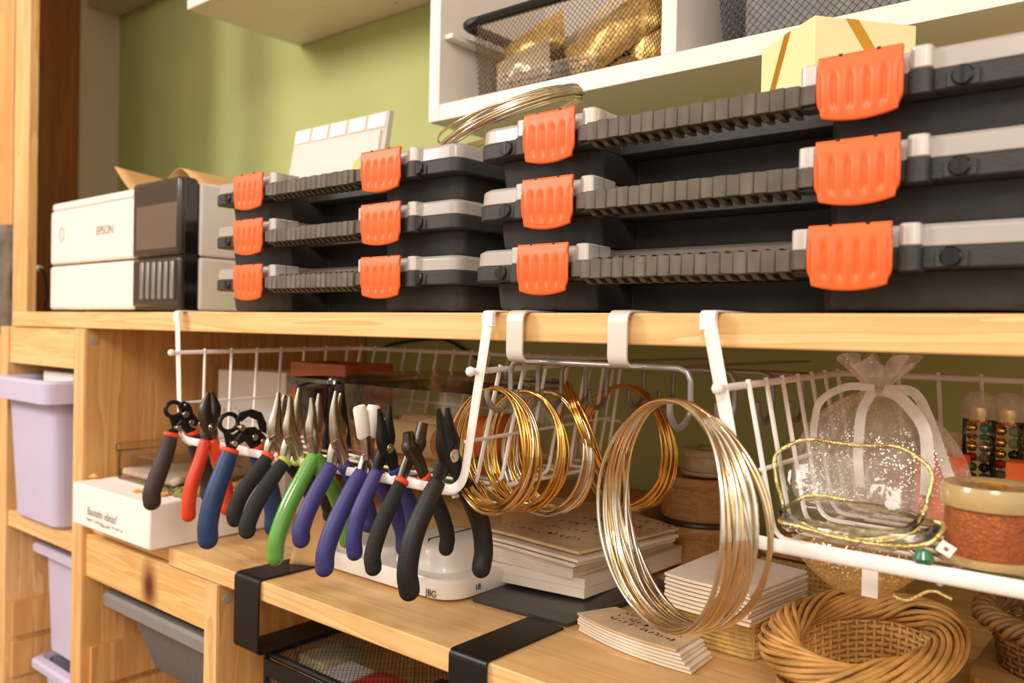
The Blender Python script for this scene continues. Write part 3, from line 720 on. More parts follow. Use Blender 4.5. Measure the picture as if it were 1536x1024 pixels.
def scribble(name, m, parent, o, ux, uy, w, h, n=14, r=.0005, seed=0, local=False):
    """rows of small pen strokes lying on a surface (writing too small to read)"""
    rr = random.Random(seed); o = Vector(o); ux = Vector(ux).normalized(); uy = Vector(uy).normalized(); nz = ux.cross(uy).normalized()
    mb = MB(); x = 0
    while x < w:
        sw = rr.uniform(.35, .8)*h
        pts = [(x+sw*rr.random()*.9, h*rr.random()) for _ in range(rr.choice((3, 3, 4, 5)))]
        for a, b in zip(pts, pts[1:]):
            d = Vector((b[0]-a[0], b[1]-a[1])); L_ = d.length
            if L_ < h*.12: continue
            nx_, ny_ = -d.y/L_*r, d.x/L_*r
            f = lambda u, v, t: o+ux*u+uy*v+nz*t
            mb.plate([(a[0]+nx_, a[1]+ny_), (a[0]-nx_, a[1]-ny_), (b[0]-nx_, b[1]-ny_), (b[0]+nx_, b[1]+ny_)], f, 0.0001, .0003)
        x += sw+h*rr.choice((.12, .18, .2, .6))
    return mb.build(name, m, parent, smooth=None, local=local)
for k in range(2):
    scribble('print_line', M['blue_ink'], lb, (-.758, .8722, cz1+.015+.010*k), (1, 0, 0), (0, 0, 1), .15, .0055, r=.0006, seed=k+3)

# ------------------------------------------------------------------ under-shelf wire baskets
def wire_basket(xl, xr, tpr, label, zrail, zbar, yb, nside=7, nback=15, fr_=.022, ins=.014):
    t = thing('wire_basket', ((xl+xr)/2, .66, zbar), label, 'wire basket')
    W_ = M['white_metal']; h = zrail-zbar
    bl, br = xl+tpr, xr-tpr                                      # x at the bottom bar
    k_ = tpr/(ST-zbar)
    # front frame: straps + bottom bar, one bent flat bar
    Yb = .5405
    path = fillet([(xl-.004, Yb, ST-.004), (bl-.004, Yb-.006, zbar), (br+.004, Yb-.006, zbar), (xr+.004, Yb, ST-.004)], fr_, 8)
    rw = [.0056 if p.z > zbar+fr_*1.05 else .0046 for p in path]
    f = MB().tube(path, rw, 12, up=(0, 1, 0), flat=.32)
    for x, s in ((xl-.004, 1), (xr+.004, -1)):
        ln = k_*.018*s
        f.tube(fillet([(x+ln*.4, .684, ST+.0012), (x+ln*.2, Yb+.001, ST+.0012), (x, Yb, ST-.010)], .006, 4), .0058, 10, up=(1, 0, 0), flat=.10) if False else None
        f.loft([[(x-.0055, y, z) for y, z in prof]+[(x+.0055, y, z) for y, z in reversed(prof)] for prof in ()]) if False else None
    # over-the-shelf straps
    for x in (xl-.004, xr+.004):
        out = [(.684, ST+.0004), (.684, ST+.0019), (.5445, ST+.0019), (.5405, ST+.0010), (.5385, ST-.0015), (.5385, ST-.012), (.5425, ST-.012), (.5425, ST-.0015), (.5440, ST+.0004)]
        f.loft([[(x-.0058, y, z) for y, z in out], [(x+.0058, y, z) for y, z in out]])
    f.build('front_frame', W_, t, smooth=50)
    zr = lambda y: zrail+.005*(y-.55)/(.25)
    fl, frr = xl+k_*(ST-zrail), xr-k_*(ST-zrail)
    rl = MB(); rl.tube(fillet([(fl-.002, .530, zr(.53)), (fl+ins, yb, zr(yb)), (frr-ins, yb, zr(yb)), (frr+.002, .530, zr(.53))], .02, 5), .0028, 8)
    for x in (fl-.002, frr+.002):
        rl.lathe([(.0001, -.0045), (.0035, -.003), (.0045, 0), (.0035, .003), (.0001, .0045)], (x, .5285, zr(.53)), 14)
    rl.build('top_rail', W_, t, smooth=60)
    ybb = yb-.03; zbt = zbar-.002
    for nm, xt, xb_, sgn in (('side_wires', fl, bl, 1), ('side_wires', frr, br, -1)):
        m_ = MB()
        for k in range(nside):
            y = .572+(yb-.012-.572)*k/(nside-1); yb2 = .56+(ybb-.56)*k/(nside-1)
            xx = xt+sgn*ins*(y-.55)/(yb-.55)
            m_.tube(fillet([(xx, y, zr(y)+.004), (xb_+sgn*.004, yb2, zbt), (xb_+sgn*.03, yb2, zbt)], .012, 4), .0019, 6)
        ym = zbar+h*.42
        m_.tube([(xt+(xb_-xt)*.58, .535, ym), (xt+sgn*ins+(xb_-xt)*.58, ybb+.013, ym+.004)], .0017, 6)
        m_.build(nm, W_, t, smooth=60)
    m_ = MB()
    for k in range(nback):
        u = (k+.5)/nback; x = fl+ins+(frr-fl-2*ins)*u; x2 = bl+(br-bl)*u
        m_.tube(fillet([(x, yb, zr(yb)+.004), (x2, ybb, zbt), (x2, ybb-.03, zbt)], .012, 4), .0019, 6)
    m_.tube([(bl-.003, ybb+.013, zbar+h*.42), (br+.003, ybb+.013, zbar+h*.42)], .0017, 6)
    m_.build('back_wires', W_, t, smooth=60)
    m_ = MB()
    for k in range(9):
        y = .56+(ybb-.56)*k/8
        m_.tube([(bl+.03, y, zbt), (br-.03, y, zbt)], .0016, 6)
    for k in range(5):
        x = bl+.01+(br-bl-.02)*k/4
        m_.tube([(x, .538, zbt-.003), (x, ybb, zbt-.003)], .0022, 6)
    m_.build('bottom_wires', W_, t, smooth=60)
    return t
wire_basket(-.9965, -.4815, .022, 'white wire basket hooked over the shelf, its front bar carrying the pliers', H-.0352, H-.1425, .805)
wire_basket(-.2676, .235, .036, 'white wire basket hooked over the shelf at the right, filled with organza bags', H-.0362, H-.1375, .765, fr_=.010, ins=.002)

# ------------------------------------------------------------------ hook rack
rk = thing('hook_rack', (-.41, .72, H-.03), 'grey wire hook rack clipped to the shelf between the two white baskets', 'hook rack')
for px in (777.5, 931.5):
    x = PY(px, 495, .545).x; w = .0086
    out = fillet([(0, .70, ST+.0012), (0, .5405, ST+.0012), (0, .5405, H-.0255), (0, .62, H-.0275)], .009, 5)
    mb = MB(); nn = len(out); L_ = []
    for i, p in enumerate(out):
        a = out[max(0, i-1)]; b = out[min(nn-1, i+1)]; t_ = (b-a).normalized(); n_ = Vector((0, -t_.z, t_.y))*.0009
        q = Vector((x, p.y, p.z))
        L_.append([q+n_+Vector((-w, 0, 0)), q+n_+Vector((w, 0, 0)), q-n_+Vector((w, 0, 0)), q-n_+Vector((-w, 0, 0))])
    mb.loft(L_).build('clip', M['clip_metal'], rk, smooth=40)
    MB().box((x-.005, .6, H-.0285), (x+.005, .93, H-.0265)).build('rail', M['grey_metal'], rk)
zw = lambda y: H-.0200-(y-.565)*.045-.006
def hook_wire(xa, xb, y, left=True, right=True):
    z = zw(y); r = .0025; pts = []
    def J(x, rev):
        p = [(x, y-.031, z-.024), (x, y-.029, z-.034), (x, y-.017, z-.043), (x, y-.003, z-.036), (x, y, z-.026), (x, y, z-.012)]
        return p if not rev else p[::-1]
    pl_ = smooth_path(J(xa, False), 4)+[Vector((xa, y, z-.009)), Vector((xa+.003, y, z-.0025)), Vector((xa+.010, y, z))] if left else [Vector((xa, y, z))]
    pr_ = ([Vector((xb-.010, y, z)), Vector((xb-.003, y, z-.0025)), Vector((xb, y, z-.009))]+smooth_path(J(xb, True), 4)) if right else [Vector((xb, y, z))]
    MB().tube(pl_+pr_, r, 8).build('hook_wire', M['grey_metal'], rk, smooth=60)
for y in (.565, .640, .717, .790, .855): hook_wire(-.472, -.297, y)
for y in (.604, .680): hook_wire(-.472, -.43, y, True, False)

# coils on the hooks
def hang_coil(X, y, z_top, R, n, rot, label, seed, m1, m2=None, share=.5, spread=.012, rv=.07, wr=.0011, ell=1.0):
    a = math.radians(rot)
    ax = (math.cos(a), -math.sin(a), 0); tn = (math.sin(a), math.cos(a), 0)
    return wire_coil('wire_coil', m1, (X, y, z_top-R), R, n, label, 'coils on the hook rack', ax, tn, spread, rv, wr, seed=seed, mats=(m2, share) if m2 else None, ell=ell)
hang_coil(-.474, .549, H-.0500, .0525, 20, 100, 'gold wire coil on the hook just right of the white basket strap', 11, M['gold_wire'], M['mixed_wire'], .7, .011, .10, .0014)
hang_coil(-.474, .590, H-.054, .053, 13, 100, 'gold and silver wire coil hanging second from the white strap', 12, M['gold_wire'], M['silver_wire_coil'], .5, .009, .09, .0014)
hang_coil(-.474, .624, H-.057, .056, 16, 102, 'pale silver wire coil hanging third from the white strap', 13, M['silver_wire_coil'], M['gold_wire'], .6, .010, .08, .0014)
hang_coil(-.474, .758, H-.056, .0645, 16, 104, 'bright gold wire coil partly behind the big silver coil', 14, M['gold_wire'], None, .5, .011, .07, .0017)
hang_coil(-.299, .545, H-.0490, .0815, 22, 115, 'large pale silver and gold wire coil hanging at the front', 15, M['silver_wire_coil'], M['mixed_wire'], .62, .0145, .04, .0017)
t1 = (CR*56-CU*132).normalized()
cc = PX(878, 645, -.45); axv = t1.cross((cc-CAM).normalized())
wire_coil('wire_coil', M['gold_wire'], cc, .048, 6, 'gold wire coil seen edge-on as a slanting bundle beside the bright gold coil', 'coils on the hook rack', axv, t1, .006, .06, .0013, seed=16)

# ------------------------------------------------------------------ pliers on the basket's front bar
XV = Vector((1, 0, 0))
def plier(label, xbar, tips, pivot, grip, gw, gm, cm=None, style='nose', jm='steel', rivet=True, jaw=8, mirror=1.0, seed=0, bar_dx=0):
    X = PY(xbar, 659+(xbar-272)*.172, .538).x
    Q = lambda p, dx=0: PX(p[0], p[1], X)+XV*dx
    pv = Q(pivot); s = pxm(pv)
    t = thing('pliers', pv, label, 'pliers', 'pliers on the basket bar')
    jm_ = M[jm]
    gp = [Q(p) for p in grip]
    mir = lambda v: Vector((v.x, pv.y+(pv.y-v.y)*mirror, v.z))
    tipf, tipr = Q(tips[0]), Q(tips[1])
    th = .0052                                                  # half thickness of the head along the bar
    if style in ('nose', 'bent', 'nylon', 'cutter', 'square'):
        for k, (tp, sg) in enumerate(((tipf, -1), (tipr, 1))):
            dx = -.0012*sg
            r0 = jaw*s
            if style == 'cutter':
                mid = pv.lerp(tp, .55)+Vector((0, sg*r0*.58, 0)); rr = [r0*.9, r0*1.0, r0*.9, r0*.25]
                pth = [pv+Vector((dx, sg*r0*.1, -.003)), pv.lerp(mid, .5)+Vector((dx, sg*r0*.2, 0)), mid+XV*dx, tp+XV*dx]
            elif style == 'square':
                mid = pv.lerp(tp, .5)+Vector((0, sg*r0*.35, 0)); rr = [r0, r0*1.05, r0*.85, r0*.7]
                pth = [pv+Vector((dx, 0, -.003)), pv.lerp(mid, .6)+Vector((dx, sg*r0*.3, 0)), mid+XV*dx, tp+XV*dx]
            elif style == 'nylon':
                pth = [pv+Vector((dx, 0, -.003)), pv.lerp(tp, .3)+XV*dx, pv.lerp(tp, .6)+XV*dx]; rr = [r0, r0*.95, r0*.7]
            else:
                bend = Vector((0, sg*r0*.12, 0)) if style == 'nose' else Vector((0, -.004, 0))
                pth = [pv+Vector((dx, 0, -.003)), pv.lerp(tp, .25)+Vector((dx, sg*r0*.35, 0)), pv.lerp(tp, .6)+bend+XV*dx, tp+XV*dx]
                rr = [r0*.98, r0*.86, r0*.56, r0*.22]
            ns = 5; path = smooth_path(pth, ns); rad = interp(rr, ns)
            j = MB().tube(path, rad, 10, up=(1, 0, 0), flat=th/r0).build('jaw', jm_, t, smooth=50, bevel=0)
            if style == 'nylon':
                a_ = pv.lerp(tp, .34); w0 = jaw*1.15*s
                MB().tube([a_, a_.lerp(tp, .08), a_.lerp(tp, .92), tp], [w0*.75, w0, w0*.92, w0*.75], 10, up=(1, 0, 0), flat=.72).build('nylon_tip', M['nylon'], j, smooth=45)
    # shanks cross the pivot and end inside the grips
    for k, f_ in enumerate((lambda v: v, mir)):
        g0_ = f_(gp[0]); sg = -1 if k == 0 else 1
        dx = XV*(.0016*sg)
        pth = [pv+Vector((0, -sg*jaw*s*.35, .004))+dx, pv.lerp(g0_, .5)+Vector((0, sg*.0005, 0))+dx, g0_+dx*.4, f_(gp[0]).lerp(f_(gp[1]), .35)]
        MB().tube(smooth_path(pth, 4), interp([jaw*s*.95, jaw*s*.82, gw*s*.33, gw*s*.3], 4), 10, up=(1, 0, 0), flat=min(.62, th/(jaw*s))).build('shank', jm_, t, smooth=50)
        pts = [f_(p) for p in gp]; n = len(pts)
        w = gw*s*.5
        rr = [w*.80]+[w*.93]+[w]*(n-3)+[w*1.0] if n > 3 else [w*.8, w, w]
        path = smooth_path(pts, 7); rad = interp(rr, 7)
        # domed end
        d_ = (path[-1]-path[-2]).normalized()
        for q, kk in ((.35, .94), (.65, .78), (.88, .48), (.97, .2)):
            path.append(pts[-1]+d_*(w*q)); rad.append(w*kk)
        path.insert(0, path[0]-(path[1]-path[0]).normalized()*.0008); rad.insert(0, rad[0]*.7)
        g = MB().tube(path, rad, 14, up=(1, 0, 0), flat=.86).build('grip', M[gm], t, smooth=70)
        if cm:
            a_ = pts[0]-(path[3]-path[1]).normalized()*.003; b_ = pts[0]+(path[3]-path[1]).normalized()*.0022
            MB().tube([a_, a_.lerp(b_, .2), a_.lerp(b_, .8), b_], [w*.7, w*.90, w*.92, w*.8], 14, up=(1, 0, 0), flat=.9).build('collar', M[cm], g, smooth=60)
    if rivet:
        rv_ = MB(); r_ = jaw*s*.52
        rv_.cyl(pv, r_, th, th+.0022, 'X', 18, .0006); rv_.cyl(pv, r_*.5, th+.0022, th+.0029, 'X', 14, .0002)
        rv_.build('rivet', M['steel'], t)
    # return spring between the grips
    return t, pv, Q, s
def punch_head(t, pv, Q, s, ring, rr, lobes, dots):
    """black perforated plates with a loop and silver rivets"""
    X = pv.x
    c = Q(ring)
    path = [c+Vector((-.0025, rr*s*1.15*math.cos(a), rr*s*math.sin(a))) for a in [2*PI*k/28 for k in range(28)]]
    MB().tube(path, 3.4*s, 8, closed=True).build('loop', M['tool_black'], t, smooth=60)
    for k, lob in enumerate(lobes):
        P3 = [Q(p) for p in lob]
        mb = MB().loft([[p+XV*(-.0042+.0052*k) for p in P3], [p+XV*(-.0012+.0052*k) for p in P3]])
        mb.build('plate', M['tool_black'], t, bevel=.0006)
    for d, r in dots:
        q = Q(d); mb = MB().cyl(q, r*s, -.0045, .0062, 'X', 16, .0004); mb.build('rivet', M['steel'], t)
T = plier('hole-punch pliers with dark brown grip and black looped head, first from the left', 276, ((262, 614), (280, 606)), (273, 638), [(257, 652), (249, 680), (236, 715), (228, 738), (228, 752)], 26, 'g_brown', 'c_red', 'punch', 'tool_black', jaw=7, rivet=False)
punch_head(*T, (262, 614), 11, [[(250, 618), (256, 628), (262, 648), (272, 646), (284, 638), (300, 640), (302, 633), (290, 618), (283, 605), (274, 602), (268, 608), (272, 620), (262, 628)], [(266, 606), (274, 601), (282, 604), (288, 616), (280, 624), (270, 618)]], [((276, 621), 5), ((265, 641), 4.5), ((284, 633), 4), ((298, 635), 4), ((275, 607), 2.5)])
plier('side cutters with orange-red grips and dark jaws, second from the left', 332, ((312, 588), (318, 587)), (314, 640), [(308, 660), (300, 690), (288, 725), (283, 755), (283, 772)], 21, 'g_red', None, 'cutter', 'steel_dark', jaw=12)
T = plier('hole-punch pliers with navy grip and black looped head', 374, ((345, 633), (385, 620)), (365, 655), [(345, 676), (337, 700), (321, 745), (312, 785), (312, 808)], 30, 'g_navy', 'c_red', 'punch', 'tool_black', jaw=7, rivet=False)
punch_head(*T, (345, 634), 13, [[(331, 638), (338, 652), (342, 672), (356, 670), (372, 660), (398, 672), (410, 668), (396, 650), (384, 640), (366, 642), (352, 652), (342, 648)], [(352, 628), (358, 618), (376, 613), (390, 618), (397, 634), (398, 650), (388, 646), (384, 630), (370, 624), (360, 632)]], [((360, 641), 5), ((379, 655), 5), ((391, 661), 4.5), ((348, 664), 4.5), ((403, 670), 4)])
plier('pliers with black foam grips and red collars, right of the navy pair', 424, ((417, 588), (428, 592)), (414, 654), [(402, 684), (388, 705), (364, 738), (352, 766), (353, 778)], 24, 'g_black', 'c_red', 'nose', 'steel', jaw=14, rivet=False)
plier('pliers with black foam grips and lime collars, left of the green pair', 450, ((434, 594), (450, 582)), (438, 655), [(427, 692), (412, 712), (386, 752), (372, 784), (371, 795)], 25, 'g_black', 'c_green', 'nose', 'steel', jaw=14, rivet=False)
plier('round-nose pliers with glossy bright green grips', 494, ((466, 596), (480, 590)), (472, 656), [(472, 682), (460, 706), (434, 756), (416, 806), (413, 834)], 27, 'g_green', None, 'nose', 'steel', jaw=14, rivet=False)
plier('bent-nose pliers with purple grips, just right of the green pair', 520, ((503, 586), (513, 590)), (507, 662), [(498, 698), (484, 722), (462, 765), (452, 795), (452, 808)], 27, 'g_purple', None, 'bent', 'steel', jaw=14, rivet=False)
plier('nylon-jaw pliers with chunky white tips and purple grips', 566, ((539, 609), (561, 607)), (552, 682), [(543, 708), (528, 734), (503, 785), (489, 825), (487, 850)], 29, 'g_purple', None, 'nylon', 'steel', jaw=11, rivet=False)
plier('long-nose pliers with black jaws, a silver rivet and purple grips', 592, ((567, 613), (586, 608)), (579, 671), [(566, 706), (555, 730), (538, 770), (531, 805), (532, 828)], 25, 'g_purple', None, 'nose', 'tool_black', jaw=14)
plier('cutter pliers with grey squared head, black foam grips and red collars', 628, ((611, 648), (636, 634)), (620, 678), [(602, 722), (591, 745), (571, 790), (559, 830), (560, 850)], 26, 'g_black', 'c_red', 'square', 'steel_dark', jaw=13, rivet=False)
plier('big black pliers with open jaws and round rivet, rightmost on the bar', 684, ((656, 613), (673, 612)), (674, 682), [(657, 722), (643, 750), (620, 805), (611, 855), (614, 884)], 33, 'g_black2', None, 'nose', 'tool_black', jaw=20)

# ------------------------------------------------------------------ on the worktop, left to right
# shallow white box with writing
k0 = PZ(224, 827, LT); kx0 = PZ(100, 785, LT).x
bz1 = PY(222, 756, k0.y).z
wb = thing('cardboard_box', ((kx0+k0.x)/2, k0.y+.13, LT), 'shallow white cardboard box with writing on its front, at the left of the worktop', 'box')
MB().box((kx0, k0.y, LT+.0004), (k0.x, k0.y+.18, bz1)).build('box', M['white_card'], wb, bevel=.0025)
def onbox(x, y): return PY(x, y, k0.y-.0001)
o = onbox(131, 764.5); e_ = onbox(180, 782)
text('lettering', 'Basteln ideas!', .0165, M['grey_ink'], wb, frame((o.x, k0.y-.0003, o.z-.006), (1, 0, .0), (0, 0, 1)), .0001, sx=1.0)
o = onbox(130, 776); scribble('lettering', M['grey_ink'], wb, (o.x, k0.y-.0001, o.z-.004), (1, 0, 0), (0, 0, 1), .108, .0046, r=.0004, seed=5)
o = onbox(150, 784); scribble('lettering', M['grey_ink'], wb, (o.x, k0.y-.0001, o.z-.005), (1, 0, 0), (0, 0, 1), .030, .0032, r=.0003, seed=6)
# clear plastic box on it
cx0, cx1, cy0, cy1 = kx0+.012, kx0+.175, k0.y+.055, k0.y+.20
cb = thing('clear_box', ((cx0+cx1)/2, (cy0+cy1)/2, bz1), 'clear lidded plastic box standing on the shallow white box', 'plastic box')
w_ = .0012; z0, z1 = bz1+.0008, bz1+.040
mb = MB(); mb.rbox((cx0, cy0, z0), (cx1, cy1, z1), .012); mb.build('base', M['box_clear'], cb, solid=0)
MB().rbox((cx0-.003, cy0-.003, z1+.0003), (cx1+.003, cy1+.003, z1+.012), .013).build('lid', M['box_clear'], cb, bevel=.002)
mb = MB().grid(10, 8, lambda u, v: (cx0+.008+(cx1-cx0-.016)*u, cy0+.008+(cy1-cy0-.016)*v, z0+.010+.004*math.sin(11*u+3)*math.sin(9*v)))
mb.build('pale_filling', M['paper'], cb, solid=.008)
rr = random.Random(4)
def clump(name, c, ext, n, m, label, cat, rs=(.004, .009), seed=1, kind='stuff'):
    r_ = random.Random(seed); mb = MB()
    for _ in range(n):
        p = Vector((c[0]+r_.uniform(-1, 1)*ext[0], c[1]+r_.uniform(-1, 1)*ext[1], c[2])); r = r_.uniform(*rs); h = r*r_.uniform(.5, 1.1)
        a0 = r_.uniform(0, 6); pts = []
        n_ = 7
        lo = [(p.x+r*.7*math.cos(a0+2*PI*k/n_), p.y+r*.7*math.sin(a0+2*PI*k/n_), p.z+.0004) for k in range(n_)]
        mi = [(p.x+r*r_.uniform(.7, 1.2)*math.cos(a0+2*PI*k/n_), p.y+r*r_.uniform(.7, 1.2)*math.sin(a0+2*PI*k/n_), p.z+h*r_.uniform(.35, .8)) for k in range(n_)]
        tp = [(p.x+r*.35*math.cos(a0+2*PI*k/n_), p.y+r*.35*math.sin(a0+2*PI*k/n_), p.z+h*r_.uniform(.9, 1.3)) for k in range(n_)]
        mb.loft([lo, mi, tp])
    return tag(mb.build(name, m, smooth=40), label, cat, None, kind)
p = PZ(252, 742, bz1); clump('dried_moss', (p.x+.01, p.y+.02, bz1), (.035, .022), 40, M['moss'], 'green dried moss heaped on the white box behind the brown grip', 'moss', seed=3)
p = PZ(228, 742, bz1); clump('dried_petals', (p.x-.004, p.y+.004, bz1), (.026, .012), 34, M['petal'], 'dried orange and cream petals on the near edge of the white box', 'dried flowers', (.003, .007), seed=5)
p = PZ(372, 722, bz1+.003)
clump('dried_flowers', (k0.x-.028, k0.y+.115, bz1), (.022, .05), 40, mat('dried_mixed', S(196, 160, 84), .9, var=.35, vscale=60), 'dried yellow and green flowers on the white box behind the navy grip', 'dried flowers', seed=8)
p = PZ(138, 717, bz1); mb = MB().grid(8, 5, lambda u, v: (p.x-.008+.024*u, p.y-.004+.012*v, bz1+.0008+.006*math.sin(PI*u)*math.sin(PI*v)+.003*u*(1-v)))
tag(mb.build('dried_leaf', M['petal'], solid=.0006), 'single dried orange leaf on the left corner of the white box', 'leaf')

# white carton with red print, turned a little
ct = thing('carton', (-1.185, .80, LT), 'white carton with red and black print behind the side cutters', 'carton', None, rz=.30)
cw, cdp = .135, .085; chh = PY(365, 552, .80).z-LT
MB().box((-cw/2, -cdp/2, .0005), (cw/2, cdp/2, chh)).build('box', M['white_card'], ct, bevel=.0015, local=True)
MB().box((-cw/2-.0004, -cdp/2+.004, chh-.075), (-cw/2, cdp/2-.02, chh-.01)).build('side_label', mat('pale_blue_label', S(206, 212, 214), .6, var=.05), ct, local=True)
scribble('red_lettering', M['red_ink'], ct, (-cw/2+.012, -cdp/2-.0001, chh-.070), (1, 0, 0), (0, 0, 1), .075, .012, r=.0007, seed=21, local=True)
for k in range(3):
    scribble('black_lettering', M['grey_ink'], ct, (-cw/2+.05, -cdp/2-.0001, chh-.084-.009*k), (1, 0, 0), (0, 0, 1), .072, .0055, r=.0004, seed=22+k, local=True)
scribble('side_lettering', M['blue_ink'], ct, (-cw/2-.0005, cdp/2-.03, chh-.05), (0, -1, 0), (0, 0, 1), .03, .018, r=.0007, seed=30, local=True)

# things lying in the left wire basket
BZ = H-.1425-.002+.0035
tb = thing('wooden_tray', (-.88, .73, BZ), 'dark orange-stained wooden tray at the back left of the pliers basket', 'tray')
tx0, tx1, ty0, ty1, tz = -.950, -.835, .675, .755, H-.047
for lo, hi in (((tx0, ty0, BZ), (tx1, ty0+.006, tz)), ((tx0, ty1-.006, BZ), (tx1, ty1, tz)), ((tx0, ty0+.006, BZ), (tx0+.006, ty1-.006, tz)), ((tx1-.006, ty0+.006, BZ), (tx1, ty1-.006, tz))):
    MB().box(lo, hi).build('side', M['tray_wood'], tb, bevel=.001)
MB().box((tx0+.006, ty0+.006, BZ), (tx1-.006, ty1-.006, BZ+.006)).build('base', M['tray_wood'], tb)
bt = thing('plastic_tray', (-.83, .62, BZ), 'glossy black plastic tray behind the silver plier jaws', 'tray')
mb = MB(); X0, X1, Y0, Y1, Z1 = -.850, -.752, .592, .655, H-.060
def rl_(k, z, r=.014):
    pts = []
    for (cx, cy, a0) in ((X1-k-r, Y1-k-r, 0), (X0+k+r, Y1-k-r, PI/2), (X0+k+r, Y0+k+r, PI), (X1-k-r, Y0+k+r, 1.5*PI)):
        for i in range(6): a = a0+PI/2*i/5; pts.append((cx+r*math.cos(a), cy+r*math.sin(a), z))
    return pts
mb.loft([rl_(.016, BZ), rl_(.006, Z1-.012), rl_(0, Z1-.004), rl_(.001, Z1), rl_(.006, Z1), rl_(.010, Z1-.012), rl_(.019, BZ+.003)])
mb.build('tray', M['black_gloss'], bt)
X0, X1, Y0, Y1, Z1 = -.742, -.532, .592, .740, H-.062
cl = thing('clear_box', (-.64, .67, BZ), 'long clear plastic box of paper rolls in the pliers basket', 'plastic box')
MB().loft([rl_(.008, BZ+.0006, .01), rl_(.0, Z1, .01)]).build('base', M['box_clear'], cl)
def lid_loop(k, z): return rl_(k, z, .012)
MB().loft([lid_loop(-.002, Z1+.0003), lid_loop(-.003, Z1+.004), lid_loop(.004, Z1+.010), lid_loop(.012, Z1+.012)]).build('lid', M['box_clear'], cl)
def roll(name, a, b, r, m, label):
    mb = MB(); a = Vector(a); b = Vector(b); mb.tube([a, a.lerp(b, .03), a.lerp(b, .97), b], [r*.9, r, r, r*.9], 20)
    return tag(mb.build(name, m, smooth=60), label, 'paper roll', 'paper rolls in the clear box')
roll('paper_roll', (-.725, .634, BZ+.022), (-.620, .630, BZ+.022), .018, M['beige_roll'], 'beige paper roll at the front of the clear box in the pliers basket')
roll('paper_roll', (-.725, .678, BZ+.024), (-.61, .690, BZ+.024), .019, M['beige_roll'], 'beige paper roll lying behind the front roll in the clear box')
roll('paper_roll', (-.605, .635, BZ+.027), (-.552, .690, BZ+.035), .021, M['orange_paper'], 'orange paper roll at the right end of the clear box behind the gold coils')

# kraft tag sheet hanging behind the purple grips
p0 = PZ(434, 846, LT+.002); 
kz = PY(470, 740, p0.y).z
mb = MB().grid(6, 10, lambda u, v: (p0.x+.012*v+.036*u, p0.y+.018*u+.004*math.sin(3*v), LT+.0012+(kz-LT)*v))
tag(mb.build('kraft_card', M['kraft'], solid=.0008), 'tan kraft card standing on the worktop behind the purple grips', 'card')

# white plastic dish with clear dome
ds = thing('plastic_dish', (-.72, .70, LT), 'white plastic dish with a raised lid, under the big black pliers', 'dish')
X0, X1, Y0, Y1 = -.838, -.602, .628, .775
def rl2(k, z, r=.03): return rl_(k, z, r)
MB().loft([rl2(.010, LT+.0014), rl2(.003, LT+.004), rl2(0, LT+.022), rl2(.002, LT+.025), rl2(.012, LT+.0255)]).build('base', M['white_plastic'], ds, smooth=45)
X0, X1, Y0, Y1 = -.722, -.622, .645, .755
MB().loft([rl2(0, LT+.0256), rl2(.002, LT+.034), rl2(.005, LT+.038), rl2(.006, LT+.047), rl2(.012, LT+.0525), rl2(.022, LT+.054)]).build('lid', M['white_plastic'], ds, smooth=45)
X0, X1, Y0, Y1 = -.828, -.728, .645, .755
MB().loft([rl2(0, LT+.0256), rl2(.002, LT+.034), rl2(.012, LT+.0365)]).build('lid', M['white_plastic'], ds, smooth=45)
q0 = PY(704, 897, .632); text('black_lettering', 'JBG', .0105, M['ink'], ds, frame((-.637, .6278, LT+.007), (1, 0, 0), (0, 0, 1)), .0002)
text('black_lettering', '18', .0095, M['ink'], ds, frame((-.6022, .668, LT+.010), (0, 1, 0), (0, 0, 1)), .0002)

# black mailer and the paper stack on it
def bag_sheet(name, pts, z, th, m, label, cat, group=None, bow=.0, wav=.0012, seed=0, droop=0, origin=None, nu=18, nv=12, rz=0):
    """one paper bag: a thin folded packet, slightly bowed; pts = near-left, near-right, far-right, far-left"""
    A, B, C, D = [Vector((x, y, 0)) for x, y in pts]; ph = seed*1.7
    def fn(u, v):
        p = (A*(1-u)+B*u)*(1-v)+(D*(1-u)+C*u)*v
        q = Vector((p.x, p.y, z+wav*(math.sin(5*u+ph)+1)*(.5+.5*math.sin(4*v+ph*1.3))))
        nrm = (B-A).normalized(); perp = Vector((nrm.y, -nrm.x, 0))
        return q+perp*(bow*math.sin(PI*u)*(1-v))-Vector((0, 0, droop*max(0, u-.8)*5))
    mb = MB(); mb.grid(nu, nv, fn)
    n0 = len(mb.v); mb.v += [v+Vector((0, 0, th)) for v in mb.v[:n0]]
    fs = list(mb.f); mb.f += [tuple(i+n0 for i in reversed(f)) for f in fs]
    W = nu+1
    edge = list(range(nu))+[]
    loop = [i for i in range(W)]+[W*j+nu for j in range(1, nv+1)]+[W*nv+i for i in range(nu-1, -1, -1)]+[W*j for j in range(nv-1, 0, -1)]
    for i in range(len(loop)):
        a, b = loop[i], loop[(i+1) % len(loop)]; mb.f.append((a, b, b+n0, a+n0))
    return tag(mb.build(name, m, smooth=35), label, cat, group), fn
A_ = PZ(712, 904, LT); B2 = PZ(850, 942, LT); C2 = PZ(942, 917, LT)
bag_sheet('mailer_bag', [(-.598, .660), (B2.x, B2.y), (C2.x, .84), (-.645, .93)], LT+.001, .0035, M['mailer'], 'crumpled black plastic mailer under the paper stack', 'mailer', wav=.0026, seed=2, nu=30, nv=20)
SZ = LT+.0085
sk = [(-.628, .712), (-.503, .730), (-.496, .930), (-.632, .925)]
